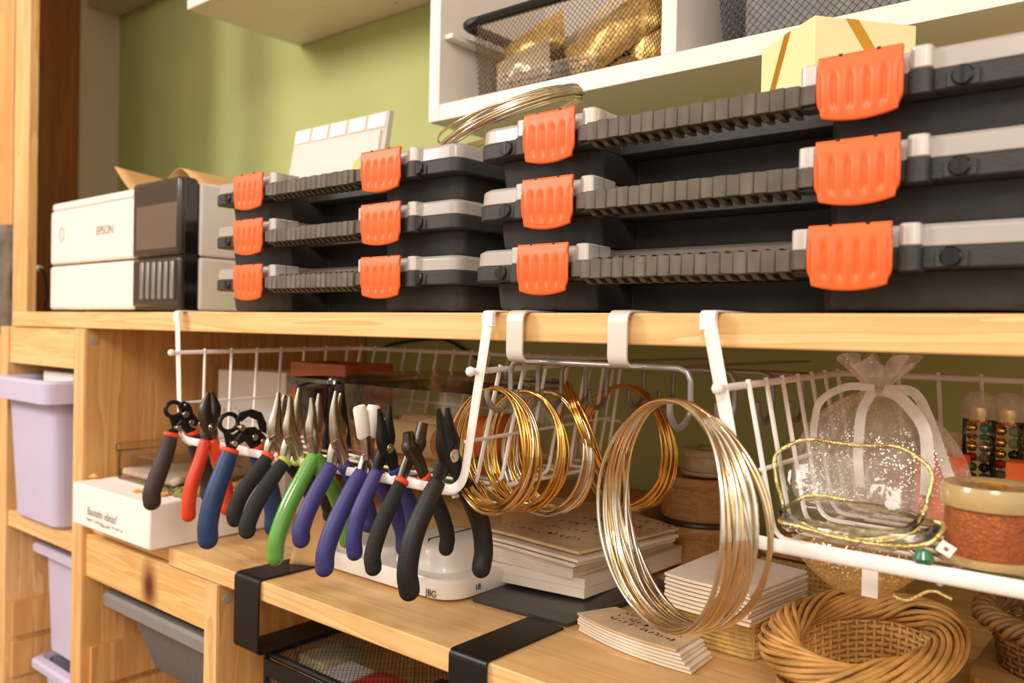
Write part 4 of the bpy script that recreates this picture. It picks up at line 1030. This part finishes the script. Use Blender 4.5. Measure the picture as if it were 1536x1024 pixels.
def sheet_block(pts, z0, z1, m, label, name='paper_block', n=7, seed=0, group=None):
    r_ = random.Random(seed); mb = MB(); h = (z1-z0)/n
    for k in range(n):
        j = [(x+r_.uniform(-.0009, .0009), y+r_.uniform(-.0009, .0009)) for x, y in pts]
        mb.loft([[(x, y, z0+h*k+.0002) for x, y in j], [(x, y, z0+h*(k+1)-.0002) for x, y in j]])
    return tag(mb.build(name, m, smooth=None), label, 'paper block', group)
sheet_block(sk, SZ, SZ+.021, M['paper'], 'lower thick block of folded paper bags on the black mailer', n=2, seed=1)
sk2 = [(-.630, .716), (-.512, .722), (-.505, .925), (-.634, .92)]
sheet_block(sk2, SZ+.0212, SZ+.0385, M['paper'], 'upper thick block of folded paper bags on the black mailer', n=8, seed=2)
BG = 'printed bags on the paper stack'
for k, (m, lab, sh) in enumerate(((M['paper'], 'lowest loose paper bag on the paper blocks', (0, 0)), (M['paper'], 'middle loose paper bag on the paper blocks', (.006, -.004)), (M['brown_print'], 'topmost brown-printed paper bag on the paper stack', (.002, .004)))):
    o_, fn = bag_sheet('paper_bag', [(-.636+sh[0], .712+sh[1]), (-.50+sh[0], .708+sh[1]), (-.478+sh[0], .88+sh[1]), (-.63+sh[0], .93+sh[1])], SZ+.0395+.0062*k, .0032, m, lab, 'paper bag', BG, wav=.0011, seed=4, droop=.001)
zt_ = SZ+.0395+.0062*2+.0032+.0018
tp_ = o_
for k in range(5):
    scribble('print_marks', M['ink'], tp_, (-.615+.012*k, .735+.032*k, zt_+.0006), (1, .05, 0), (-.05, 1, 0), .095, .012, r=.0005, seed=40+k)
MB().box((-.565, .835, zt_+.0002), (-.535, .86, zt_+.0006)).build('print_patch', M['blue_ink'], tp_)

# bags and woven tray in the middle
tr_ = thing('woven_tray', (-.345, .755, LT), 'flat straw-woven tray under the stack of white paper bags', 'tray')
for k in range(9):
    z = LT+.0025+.0040*k; g_ = .0012*math.sin(k*2.1)
    MB().tube(fillet([(-.398+g_, .712, z), (-.305-g_, .712, z), (-.305-g_, .825, z), (-.398+g_, .825, z), (-.398+g_, .712, z)], .012, 3)[:-1], .0022, 6, closed=True).build('straw_row', M['cane'], tr_, smooth=60)
MB().box((-.396, .714, LT+.0005), (-.307, .823, LT+.036)).build('base', M['cane'], tr_)
for k in range(8):
    s_ = .001*math.sin(k*2.3)
    bag_sheet('paper_bag', [(-.385+s_, .690-s_), (-.298+s_, .682+s_*2), (-.289+s_, .79), (-.385, .805)], LT+.0395+.0038*k, .0024, M['paper'], 'white paper bag in the flat stack on the straw tray, seen through the big coil', 'paper bag', 'white paper bags on the straw tray', wav=.0007, seed=6, bow=.003)
pa = [(PZ(868, 946, LT).x, PZ(868, 946, LT).y), (PZ(1037, 1013, LT).x, PZ(1037, 1013, LT).y), (PZ(1074, 985, LT).x, .693), (-.452, .712)]
names = ['lowest']+['%s from the bottom' % w for w in ('second', 'third', 'fourth', 'fifth')]+['topmost']
for k in range(6):
    s_ = .0012*math.sin(k*1.9)
    o_, fn = bag_sheet('paper_bag', [(pa[0][0]+s_-.002*k*.4, pa[0][1]+.0006*k), (pa[1][0]+s_-.0035*k, pa[1][1]+.001*k), (pa[2][0]+s_-.003*k, pa[2][1]+.001*k), (pa[3][0], pa[3][1])], LT+.0008+.0027*k, .0019, M['brown_print'] if k == 5 else M['paper'], ('%s paper bag in the bowed pack below the big silver coil' % names[k]) + (', brown with print' if k == 5 else ''), 'paper bag', 'bowed pack of paper bags', bow=.009, wav=.0004, seed=3)
d_ = Vector((pa[1][0]-pa[0][0], pa[1][1]-pa[0][1], 0)).normalized(); n2_ = Vector((-d_.y, d_.x, 0))
for k in range(3):
    oo = Vector((pa[0][0], pa[0][1], LT+.0172))+d_*.026+n2_*(.012+.011*k)
    scribble('print_marks', M['ink'], o_, oo, d_, n2_, .075, .008, r=.00035, seed=60+k)

# wooden boxes with spools
wk = (-.498, .985)
def round_box(z0, z1, r, m, label, lip=.006):
    t = thing('round_box', (wk[0], wk[1], z0), label, 'round box')
    MB().lathe([(.0001, z0+.0004), (r*.97, z0+.0004), (r*.99, z0+.002), (r*.985, z1-.014)], (wk[0], wk[1], 0), 40).build('body', m, t)
    MB().lathe([(r*.985, z1-.0138), (r*1.04, z1-.0138), (r*1.05, z1-.012), (r*1.05, z1-.002), (r*1.03, z1), (r*.94, z1), (r*.92, z1-.003), (.0001, z1-.003)], (wk[0], wk[1], 0), 40).build('lid', m, t)
    return t
round_box(LT, LT+.052, .053, M['bowl_wood'], 'lower round wooden box of the stack behind the big coil')
tag(MB().lathe([(.0001, LT+.0525), (.056, LT+.0525), (.058, LT+.055), (.057, LT+.0575), (.0001, LT+.0575)], (*wk, 0), 40).build('dark_disc', M['steel_dark'], smooth=40), 'thin dark disc between the two round wooden boxes', 'disc')
round_box(LT+.0578, LT+.112, .052, M['bowl_wood'], 'upper round wooden box of the stack behind the big coil')
def spool_thing(c, z0, r, h, core, thread, label, flange, rf=None, group=None):
    t = thing('thread_spool', (c[0], c[1], z0), label, 'spool', group); rf = rf or r*1.12
    C_ = (c[0], c[1], 0)
    MB().lathe([(r*.3, z0+.0004), (rf, z0+.0004), (rf*1.01, z0+.003), (rf, z0+.005), (r*.3, z0+.005)], C_, 40).build('lower_flange', flange, t)
    MB().lathe([(r*.3, z0+.0052), (r*.98, z0+.0052), (r, z0+h*.35), (r, z0+h*.6), (r*.98, z0+h*.72), (r*.3, z0+h*.72)], C_, 40).build('thread', thread, t)
    MB().lathe([(r*.28, z0+h*.722), (rf*.99, z0+h*.722), (rf*1.01, z0+h*.75), (rf, z0+h*.93), (rf*.95, z0+h), (r*.42, z0+h), (r*.36, z0+h*.985), (r*.36, z0+h*.80), (r*.28, z0+h*.79)], C_, 40).build('upper_flange', flange, t, smooth=40)
    MB().lathe([(r*.30, z0+h*.72), (r*.30, z0+h*.99), (r*.26, z0+h*.99), (r*.26, z0+h*.72)], C_, 24).build('core', core, t)
    return t
spool_thing((wk[0]+.006, wk[1]), LT+.1124, .030, .033, M['cream_paper'], M['brown_spool'], 'brown plastic spool on top of the round wooden boxes', M['brown_spool'])

# straw and wicker baskets on the right
def wicker(name, c, rx, ry, z0, z1, m, label, rows=11, stakes=44, rimr=.012, strands=6, rx2=.86, ms=None, lean=0):
    t = thing(name, (c[0], c[1], z0), label, 'basket')
    def pt(a, k, z): return Vector((c[0]+rx*k*math.cos(a), c[1]+ry*k*math.sin(a), z))
    seg = stakes*4; side = MB()
    for j in range(rows):
        u = j/(rows-1); z = z0+.003+(z1-z0-.006)*u; k = (rx2+(1-rx2)*u)*.90
        side.tube([pt(2*PI*i/seg, k+.022*math.cos(PI*(i/4)+PI*j), z) for i in range(seg)], (z1-z0)/rows*.40, 5, closed=True)
    side.build('woven_side', ms or m, t, smooth=80)
    sk_ = MB()
    for i in range(stakes):
        a = 2*PI*i/stakes
        sk_.tube([pt(a, rx2*.90, z0+.001), pt(a, .90, z1)], .0016, 5)
    sk_.build('stakes', ms or m, t, smooth=80)
    MB().loft([[pt(2*PI*i/40, rx2*.88, z0+.0006) for i in range(40)], [pt(2*PI*i/40, rx2*.88, z0+.003) for i in range(40)]]).build('base', ms or m, t)
    for s in range(strands):
        n = 160; tw = (2 if s % 3 else 3) if rimr > .012 else 9; rm = MB()
        ro = rimr*(.35+.7*((s*37) % 11)/11)
        path = []
        for i in range(n):
            a = 2*PI*i/n; ph = tw*a+2*PI*s/strands
            path.append(pt(a, 1+ro*math.cos(ph)/rx*.9, z1+ro*.8*math.sin(ph)))
        rm.tube(path, .0020 if rimr > .012 else .0024, 6, closed=True)
        rm.build('rim_strand', m, t, smooth=80)
    return t
wicker('wicker_basket', (-.2000, .6700), .0555, .100, LT, LT+.060, M['wicker'], 'oval honey-coloured wicker basket at the front right', rows=13, stakes=46, rimr=.0145, strands=40, ms=M['wicker_light'])
mbp = clump('dried_petals', (-.2035, .66, LT+.0032), (.03, .05), 60, mat('red_petals', S(214, 120, 84), .85, var=.35, vscale=80), 'dried reddish petals in the bottom of the honey wicker basket', 'dried flowers', (.004, .008), seed=12)
# wooden box and small dark basket at the right edge
wbx = thing('wooden_box', (-.045, .80, LT), 'low wooden box at the right edge under the dark woven basket', 'box')
MB().rbox((-.142, .735, LT+.0004), (.04, .90, LT+.016), .03).build('body', M['bowl_wood'], wbx, bevel=.001)
MB().rbox((-.145, .732, LT+.0162), (.043, .903, LT+.0245), .032).build('lid', M['bowl_wood'], wbx, bevel=.001)
wicker('woven_basket', (-.088, .806), .054, .062, LT+.0250, LT+.066, M['wicker_dark'], 'small dark woven basket on the wooden box at the right edge', rows=9, stakes=30, rimr=.010, strands=9, ms=M['wicker_dark'])
sq = thing('cane_basket', (-.335, .955, LT), 'straw-woven square basket with a wooden lid behind the right wire basket', 'basket')
mb = MB()
for k in range(8):
    z = LT+.003+.0052*k
    mb.tube(fillet([(-.382, .905, z), (-.262, .905, z), (-.262, 1.02, z), (-.382, 1.02, z), (-.382, .905, z)], .012, 3)[:-1], .0026, 5, closed=True)
for k in range(22):
    u = -.378+.112*k/21; mb.tube([(u, .9035, LT+.001), (u, .9035, LT+.043)], .0014, 5)
    w_ = .909+.107*k/21; mb.tube([(-.2605, w_, LT+.001), (-.2605, w_, LT+.043)], .0014, 5)
mb.build('woven_side', M['cane'], sq, smooth=70)
MB().box((-.378, .909, LT+.0005), (-.266, 1.016, LT+.042)).build('lining', M['cane'], sq)
MB().rbox((-.388, .90, LT+.0455), (-.256, 1.025, LT+.056), .015).build('lid', M['bowl_wood'], sq, bevel=.002)
kb = tag(MB().box((-.80, .945, LT+.0005), (-.57, 1.07, LT+.058)).build('kraft_box', M['kraft'], bevel=.002), 'brown kraft box behind the paper stack, under the gold coils', 'box')

# ------------------------------------------------------------------ in the right wire basket
RB = H-.1375-.002+.0022
spool_thing((-.102, .592), RB, .0268, .048, M['gold_ribbon'], M['copper'], 'large copper-coloured thread spool at the front of the right wire basket', M['spool'], rf=.0295)
spool_thing((-.188, .72), RB, .026, .05, M['brown_spool'], M['copper'], 'copper thread spool at the back left of the right wire basket, beside the organza bag', M['spool'], rf=.027)
# big organza bag
oc = Vector((-.196, .675, 0)); nk = PY(1320, 588, .675).z; nb = RB
og = thing('organza_bag', (oc.x, oc.y, nb), 'tall white organza bag gathered with satin ribbon in the right wire basket', 'gift bag')
def bagpt(a, u):
    z = nb+.002+(nk-nb)*u
    prof = math.sin(PI*min(1, .16+.84*(1-u)**.75)*.62)
    wid = (.0035+.058*(1-u**2.6)**.75)*(1 if u > .12 else .80+.20*(u/.12)**.5)
    pleat = 1+.16*(u**2)*math.sin(13*a+1)+.03*math.sin(5*a+4*u)
    x = wid*pleat*math.cos(a)*1.08; y = wid*pleat*math.sin(a)*.55
    return Vector((oc.x+x, oc.y+y, z))
MB().grid(96, 30, lambda a, u: bagpt(2*PI*a, u)).build('bag_body', M['organza'], og, smooth=80)
def ruff(a, u):
    r = .0045+.018*u**.8; pl_ = 1+.35*u*math.sin(9*a+1.3)
    return Vector((oc.x+r*pl_*math.cos(a)*1.05, oc.y+r*pl_*math.sin(a)*.7, nk+.001+.024*u+.005*u*math.sin(7*a+.5)))
MB().grid(110, 10, lambda a, u: ruff(2*PI*a, u)).build('ruffle', M['organza_top'], og, smooth=80)
def ribbon(pts, w, m, name, parent, th=.0005, up=(0, 1, 0)):
    return MB().tube(smooth_path(pts, 6), w, 8, up=up, flat=th/w).build(name, m, parent, smooth=60)
def P7(x, y, Y=.668): return PY(x, y, Y)
MB().tube([Vector((oc.x+.0075*math.cos(2*PI*k/20), oc.y+.0065*math.sin(2*PI*k/20), nk)) for k in range(20)], .0036, 8, closed=True).build('ribbon_knot', M['satin'], og, smooth=70)
ribbon([P7(1312, 582, .65), P7(1270, 580, .645), P7(1232, 600, .645), P7(1222, 630, .65), P7(1220, 660, .655)], .0028, M['satin'], 'ribbon', og)
ribbon([P7(1326, 584, .65), P7(1352, 598, .64), P7(1385, 640, .635), P7(1391, 690, .635), P7(1389, 742, .64)], .0042, M['satin'], 'ribbon', og)
ribbon([P7(1330, 584, .65), P7(1372, 590, .655), P7(1398, 640, .66), P7(1420, 705, .66), P7(1440, 752, .655)], .0036, M['satin'], 'ribbon', og)
ribbon([P7(1308, 588, .648), P7(1292, 620, .64), P7(1287, 680, .64), P7(1290, 730, .645)], .0036, M['satin'], 'ribbon', og)
tag(MB().rbox((-.168, .668, RB+.003), (-.135, .70, RB+.052), .006).build('wrapped_box', M['orange_paper'], bevel=.002), 'small orange-red box seen through the organza bag', 'box')
# flat clear bags with gold cord edging
def trim_bag(c, w, h, dpt, tiltv, label, seed=0):
    c = Vector(c); t = thing('trimmed_bag', c, label, 'gift bag')
    ux = Vector((1, .12, 0)).normalized(); uy = Vector((-.1, math.cos(tiltv), math.sin(tiltv))).normalized(); n_ = ux.cross(uy)
    def sup(a): return (math.copysign(abs(math.cos(a))**.7, math.cos(a)), math.copysign(abs(math.sin(a))**.7, math.sin(a)))
    for s in (1, -1):
        MB().grid(28, 8, lambda a, r: c+ux*(w/2*r*sup(2*PI*a)[0])+uy*(h/2*r*sup(2*PI*a)[1])+n_*(s*dpt*(1-r*r)**.5*(1+.18*r*r*math.sin(4*PI*a+seed)*math.sin(6*r)))).build('film', M['film'], t, smooth=70)
    path = []
    for i in range(90):
        a = 2*PI*i/90; x, y = sup(a); wb_ = 1+.05*math.sin(3*a+seed)+.03*math.sin(7*a); path.append(c+ux*(w/2*x*wb_)+uy*(h/2*y*wb_)+n_*(.003*math.sin(3*a+seed)))
    MB().tube(path, .0015, 7, closed=True).build('gold_cord', M['gold_trim'], t, smooth=80)
    return t
trim_bag((-.187, .585, RB+.036), .098, .066, .010, 1.15, 'clear bag with gold cord edging leaning at the front left of the right basket')
trim_bag((-.178, .572, RB+.016), .10, .034, .008, .55, 'clear bag with gold cord edging lying flat at the front of the right basket', 2)
r_ = random.Random(9); 
for k in range(9):
    c = Vector((-.222+.012*k+r_.uniform(-.003, .003), .562+r_.uniform(0, .022), RB+.0042)); 
    a0 = r_.uniform(0, PI); rr_ = r_.uniform(.003, .0045)
    tag(MB().tube([c+Vector((rr_*math.cos(2*PI*i/18), rr_*math.sin(2*PI*i/18)*.9, .0012*math.sin(4*PI*i/18+a0))) for i in range(18)], .0011, 6, closed=True).build('metal_ring', M['steel'], smooth=70),
        'small silver jewellery ring in the clear bags at the front of the right basket', 'ring', 'silver rings in the clear bags')
q = PY(1385, 836, .556)
tag(MB().lathe([(.0001, -.006), (.004, -.0045), (.0062, 0), (.004, .0045), (.0001, .006)], q, 16).build('bead', M['bead_green'], smooth=40), 'green glass bead at the basket edge beside the copper spool', 'bead')
q = PY(1419, 823, .556)
tg = thing('price_tag', q, 'tiny white tag with a square print hanging against the copper spool', 'tag')
MB().plate([(-.005, -.004), (.005, -.004), (.005, .004), (-.005, .004)], lambda u, v, t: q+Vector((u*.8+v*.5, t, v*.8-u*.4)), 0, .0006).build('card', M['white_card'], tg)
MB().plate([(-.0012, -.0012), (.0015, -.0012), (.0015, .0012), (-.0012, .0012)], lambda u, v, t: q+Vector((u*.8+v*.5, t, v*.8-u*.4)), -.0003, 0).build('print', M['grey_ink'], tg)
# gold tulle pouch drooping through the basket floor
def tul(a, u):
    r = (.040*(1-u)**.6+.004); return Vector((-.185+r*math.cos(a)*1.15, .60+r*math.sin(a)*.6, RB-.008-.034*u))
tp2 = thing('tulle_pouch', (-.185, .60, RB-.04), 'gold tulle pouch hanging below the front bar of the right basket', 'gift bag')
MB().grid(48, 10, lambda a, u: tul(2*PI*a, u)).build('pouch', M['tulle_gold'], tp2, smooth=80)
q = PY(1305, 872, .565); MB().box((q.x-.005, q.y-.0005, q.z-.010), (q.x+.005, q.y, q.z+.010)).build('white_label', M['white_card'], tp2)
cpts = [PY(1340+11*k, 893+7*math.sin(k*.9), .575) for k in range(9)]
MB().tube(smooth_path(cpts, 4), .0011, 6).build('gold_cord', M['gold_trim'], tp2, smooth=70)
# tubes of beads
def bead_tube(x, y, z0, label, seed):
    t = thing('bead_tube', (x, y, z0), label, 'tube', 'clear tubes of beads'); r = .0112; h = .098
    MB().lathe([(.0001, z0+.0005), (r*.9, z0+.0005), (r, z0+.003), (r, z0+h-.022)], (x, y, 0), 24).build('tube', M['film'], t, smooth=50)
    MB().lathe([(r*1.03, z0+h-.022), (r*1.06, z0+h-.021), (r*1.06, z0+h-.012), (r*.95, z0+h-.005), (r*.5, z0+h-.001), (.0001, z0+h)], (x, y, 0), 24).build('cap', M['cap'], t, smooth=50)
    r2 = random.Random(seed); z = z0+.006; mats_ = [M['bead_green'], M['red'], M['silver_wire_coil'], M['blue_ink'], M['moss']]; k = 0
    while z < z0+h-.030:
        hh = r2.uniform(.006, .010); m_ = M['gold_wire'] if z > z0+.045 else r2.choice(mats_)
        for s in (-1, 1):
            MB().lathe([(.0001, -hh*.45), (.0034, -hh*.3), (.0044, 0), (.0034, hh*.3), (.0001, hh*.45)], (x+s*.0046, y, z+hh/2), 14).build('beads', m_ if s < 0 else r2.choice(mats_+[M['black_gloss']]), t, smooth=50)
        z += hh*.95
    MB().lathe([(.0001, z), (.0075, z), (.0085, z+.003), (.0075, z+.012), (.0001, z+.014)], (x, y, 0), 16).build('gold_stopper', M['gold_wire'], t, smooth=40)
    return t
tz0 = RB
bx = [PY(p, 680, .735).x for p in (1467, 1511, 1552)]
for x, l, s_ in zip(bx, ('left', 'middle', 'right'), (1, 2, 3)):
    bead_tube(x, .735, tz0, '%s of the three clear tubes of beads at the right edge' % l, s_)
q = PY(1512, 690, .700); q2 = PY(1560, 752, .700)
tag(MB().box((q.x, .690, RB+.002), (q.x+.03, .712, q.z)).build('orange_box', M['orange_paper'], bevel=.001), 'bright orange box in front of the bead tubes at the right edge', 'box')
q = PY(1420, 648, .755); q2 = PY(1449, 700, .755)
lt = thing('label_card', ((q.x+q2.x)/2, .755, RB), 'beige card with a striped gold label left of the bead tubes', 'card')
MB().box((q.x, .755, RB+.001), (q2.x, .760, q.z)).build('card', M['cream_paper'], lt, bevel=.0006)
la_, lb_ = PY(1424, 692, .755), PY(1449, 728, .755)
MB().box((la_.x, .7544, lb_.z), (lb_.x-.0006, .7549, la_.z)).build('gold_label', M['gold_trim'], lt)
for k in range(4):
    z = lb_.z+(la_.z-lb_.z)*(k+.4)/4
    MB().box((la_.x+.0005, .7540, z), (lb_.x-.001, .7545, z+.0012)).build('stripe', M['ink'], lt)
q = PY(1402, 650, .775)
tag(MB().box((q.x, .740, RB+.001), (q.x+.013, .748, q.z)).build('red_box', M['red'], bevel=.0008), 'dark red box behind the beige label card', 'box')

# ------------------------------------------------------------------ drawer hung under the worktop
hd = thing('hanging_mesh_organiser', (-.66, .70, H-.52), 'black mesh drawer hung from the worktop by two flat black brackets', 'drawer')
def bracket(px_l, px_r, py, yb, below):
    a = PY(px_l, py, .545).x; b = PY(px_r, py+.34*(px_r-px_l), .545).x
    out = fillet([(0, yb, LT+.0016), (0, .5465, LT+.0016), (0, .5465, H-.374), (0, .80, H-.374)], .006, 5)
    n = len(out); L_ = []
    for i, p in enumerate(out):
        q0_, q1_ = out[max(0, i-1)], out[min(n-1, i+1)]; t_ = (q1_-q0_).normalized(); n_ = Vector((0, -t_.z, t_.y))*.0012
        L_.append([(a, p.y+n_.y, p.z+n_.z), (b, p.y+n_.y, p.z+n_.z), (b, p.y-n_.y, p.z-n_.z), (a, p.y-n_.y, p.z-n_.z)])
    MB().loft(L_).build('bracket', M['black_metal'], hd, smooth=40, bevel=.0004)
    return a, b
a1, b1_ = bracket(351, 387, 870, .645, 0)
a2, b2_ = bracket(672.5, 728, 975, .660, 0)
dx0, dx1, dy0, dy1, dz1, dz0 = b1_-.014, a2+.03, .566, .86, H-.3775, H-.50
MB().box((dx0-.004, dy0, dz0), (dx0, dy0+.006, dz1)).build('post', M['black_metal'], hd)
MB().box((dx1, dy0, dz0), (dx1+.004, dy0+.006, dz1)).build('post', M['black_metal'], hd)
rm = MB(); rm.tube(fillet([(dx0+.02, dy0+.004, dz1-.004), (dx1, dy0+.004, dz1-.004), (dx1, dy1, dz1-.004), (dx0, dy1, dz1-.004), (dx0, dy0+.004, dz1-.004), (dx0+.02, dy0+.004, dz1-.004)], .01, 3)[:-1], .004, 8, closed=True)
rm.build('rim', M['black_metal'], hd)
MB().box((dx0, dy0-.002, dz1-.028), (dx1, dy0+.001, dz1-.008)).build('front_band', M['black_metal'], hd, bevel=.0005)
diamond(MB(), (dx0, dy0, dz0), (1, 0, 0), (0, 0, 1), dx1-dx0, dz1-.028-dz0, .0052, .0005).build('front_mesh', M['black_wire'], hd, smooth=None)
diamond(MB(), (dx0, dy0+.004, dz1-.002), (1, 0, 0), (0, 1, 0), dx1-dx0, dy1-dy0, .0062, .00045).build('top_mesh', M['black_wire'], hd, smooth=None)
MB().box((dx0, dy0, dz0-.003), (dx1, dy1, dz0)).build('floor_plate', M['black_metal'], hd)
def cube_pack(name, x, y, w, d, h, m, label):
    return tag(MB().rbox((x, y, dz0+.0008), (x+w, y+d, dz0+h), .004, 3).build(name, m, bevel=.002), label, 'pack', 'packs in the hanging drawer')
cube_pack('bead_pack', dx0+.02, dy0+.03, .05, .06, .116, M['cream_paper'], 'cream pack at the left inside the hanging mesh drawer')
cube_pack('bead_pack', dx0+.078, dy0+.012, .045, .05, .115, M['white_card'], 'white pack inside the hanging mesh drawer, left of the red one')
cube_pack('bead_pack', dx0+.127, dy0+.010, .05, .055, .116, M['c_red'], 'red pack in the middle of the hanging mesh drawer')
cube_pack('bead_pack', dx0+.018, dy0+.006, .045, .02, .075, M['red'], 'dark red pack behind the front mesh of the hanging drawer')
cube_pack('bead_pack', dx0+.19, dy0+.02, .07, .06, .09, M['fabric_grey'], 'grey pack at the right inside the hanging mesh drawer')

# thin black cable along the back wall
cp_ = [PY(x, y, 1.082) for x, y in ((576, 521), (600, 514), (650, 508), (675, 512), (705, 530), (735, 552), (760, 570))]
tag(MB().tube(smooth_path(cp_, 6), .0028, 6).build('loose_cord', M['cable'], smooth=70), 'black cable running along the green wall under the shelf', 'cord')

# ------------------------------------------------------------------ light
w = bpy.data.worlds.new('room_light'); scene.world = w; w.use_nodes = True
nt = w.node_tree; bg = nt.nodes['Background']; L = nt.links.new
tc = nt.nodes.new('ShaderNodeTexCoord'); sp = nt.nodes.new('ShaderNodeSeparateXYZ'); L(tc.outputs['Generated'], sp.inputs[0])
nz = nt.nodes.new('ShaderNodeTexNoise'); nz.inputs['Scale'].default_value = 2.6; nz.inputs['Detail'].default_value = 2; L(tc.outputs['Generated'], nz.inputs['Vector'])
ad = nt.nodes.new('ShaderNodeMath'); ad.operation = 'MULTIPLY_ADD'; ad.inputs[1].default_value = 1.5; L(nz.outputs['Fac'], ad.inputs[0]); L(sp.outputs['Z'], ad.inputs[2])
rp = nt.nodes.new('ShaderNodeValToRGB'); e = rp.color_ramp.elements
e[0].position = .42; e[0].color = (.10, .066, .044, 1); e[1].position = 1.0; e[1].color = (1.0, .90, .79, 1)
m_ = e.new(.66); m_.color = (.50, .41, .33, 1)
L(ad.outputs[0], rp.inputs['Fac']); L(rp.outputs['Color'], bg.inputs['Color'])
bg.inputs['Strength'].default_value = 1.5
def area(name, loc, tgt, size, power, c, sy=None):
    l = bpy.data.lights.new(name, 'AREA'); l.energy = power; l.color = c; l.size = size
    if sy: l.shape = 'RECTANGLE'; l.size_y = sy
    o = bpy.data.objects.new(name, l); col.objects.link(o); o.location = loc
    o.rotation_euler = (Vector(tgt)-Vector(loc)).to_track_quat('-Z', 'Y').to_euler()
    return o
area('ceiling_lamp', (-2.15, -1.05, H+1.1), (-.8, .8, H), .6, 37, (1, .90, .82))
area('ceiling_lamp', (.35, -1.15, H+1.2), (-.4, .8, H-.1), .6, 26, (1, .90, .82))
scene.view_settings.view_transform = 'Standard'; scene.view_settings.look = 'None'
scene.view_settings.exposure = -.08; scene.view_settings.gamma = 1
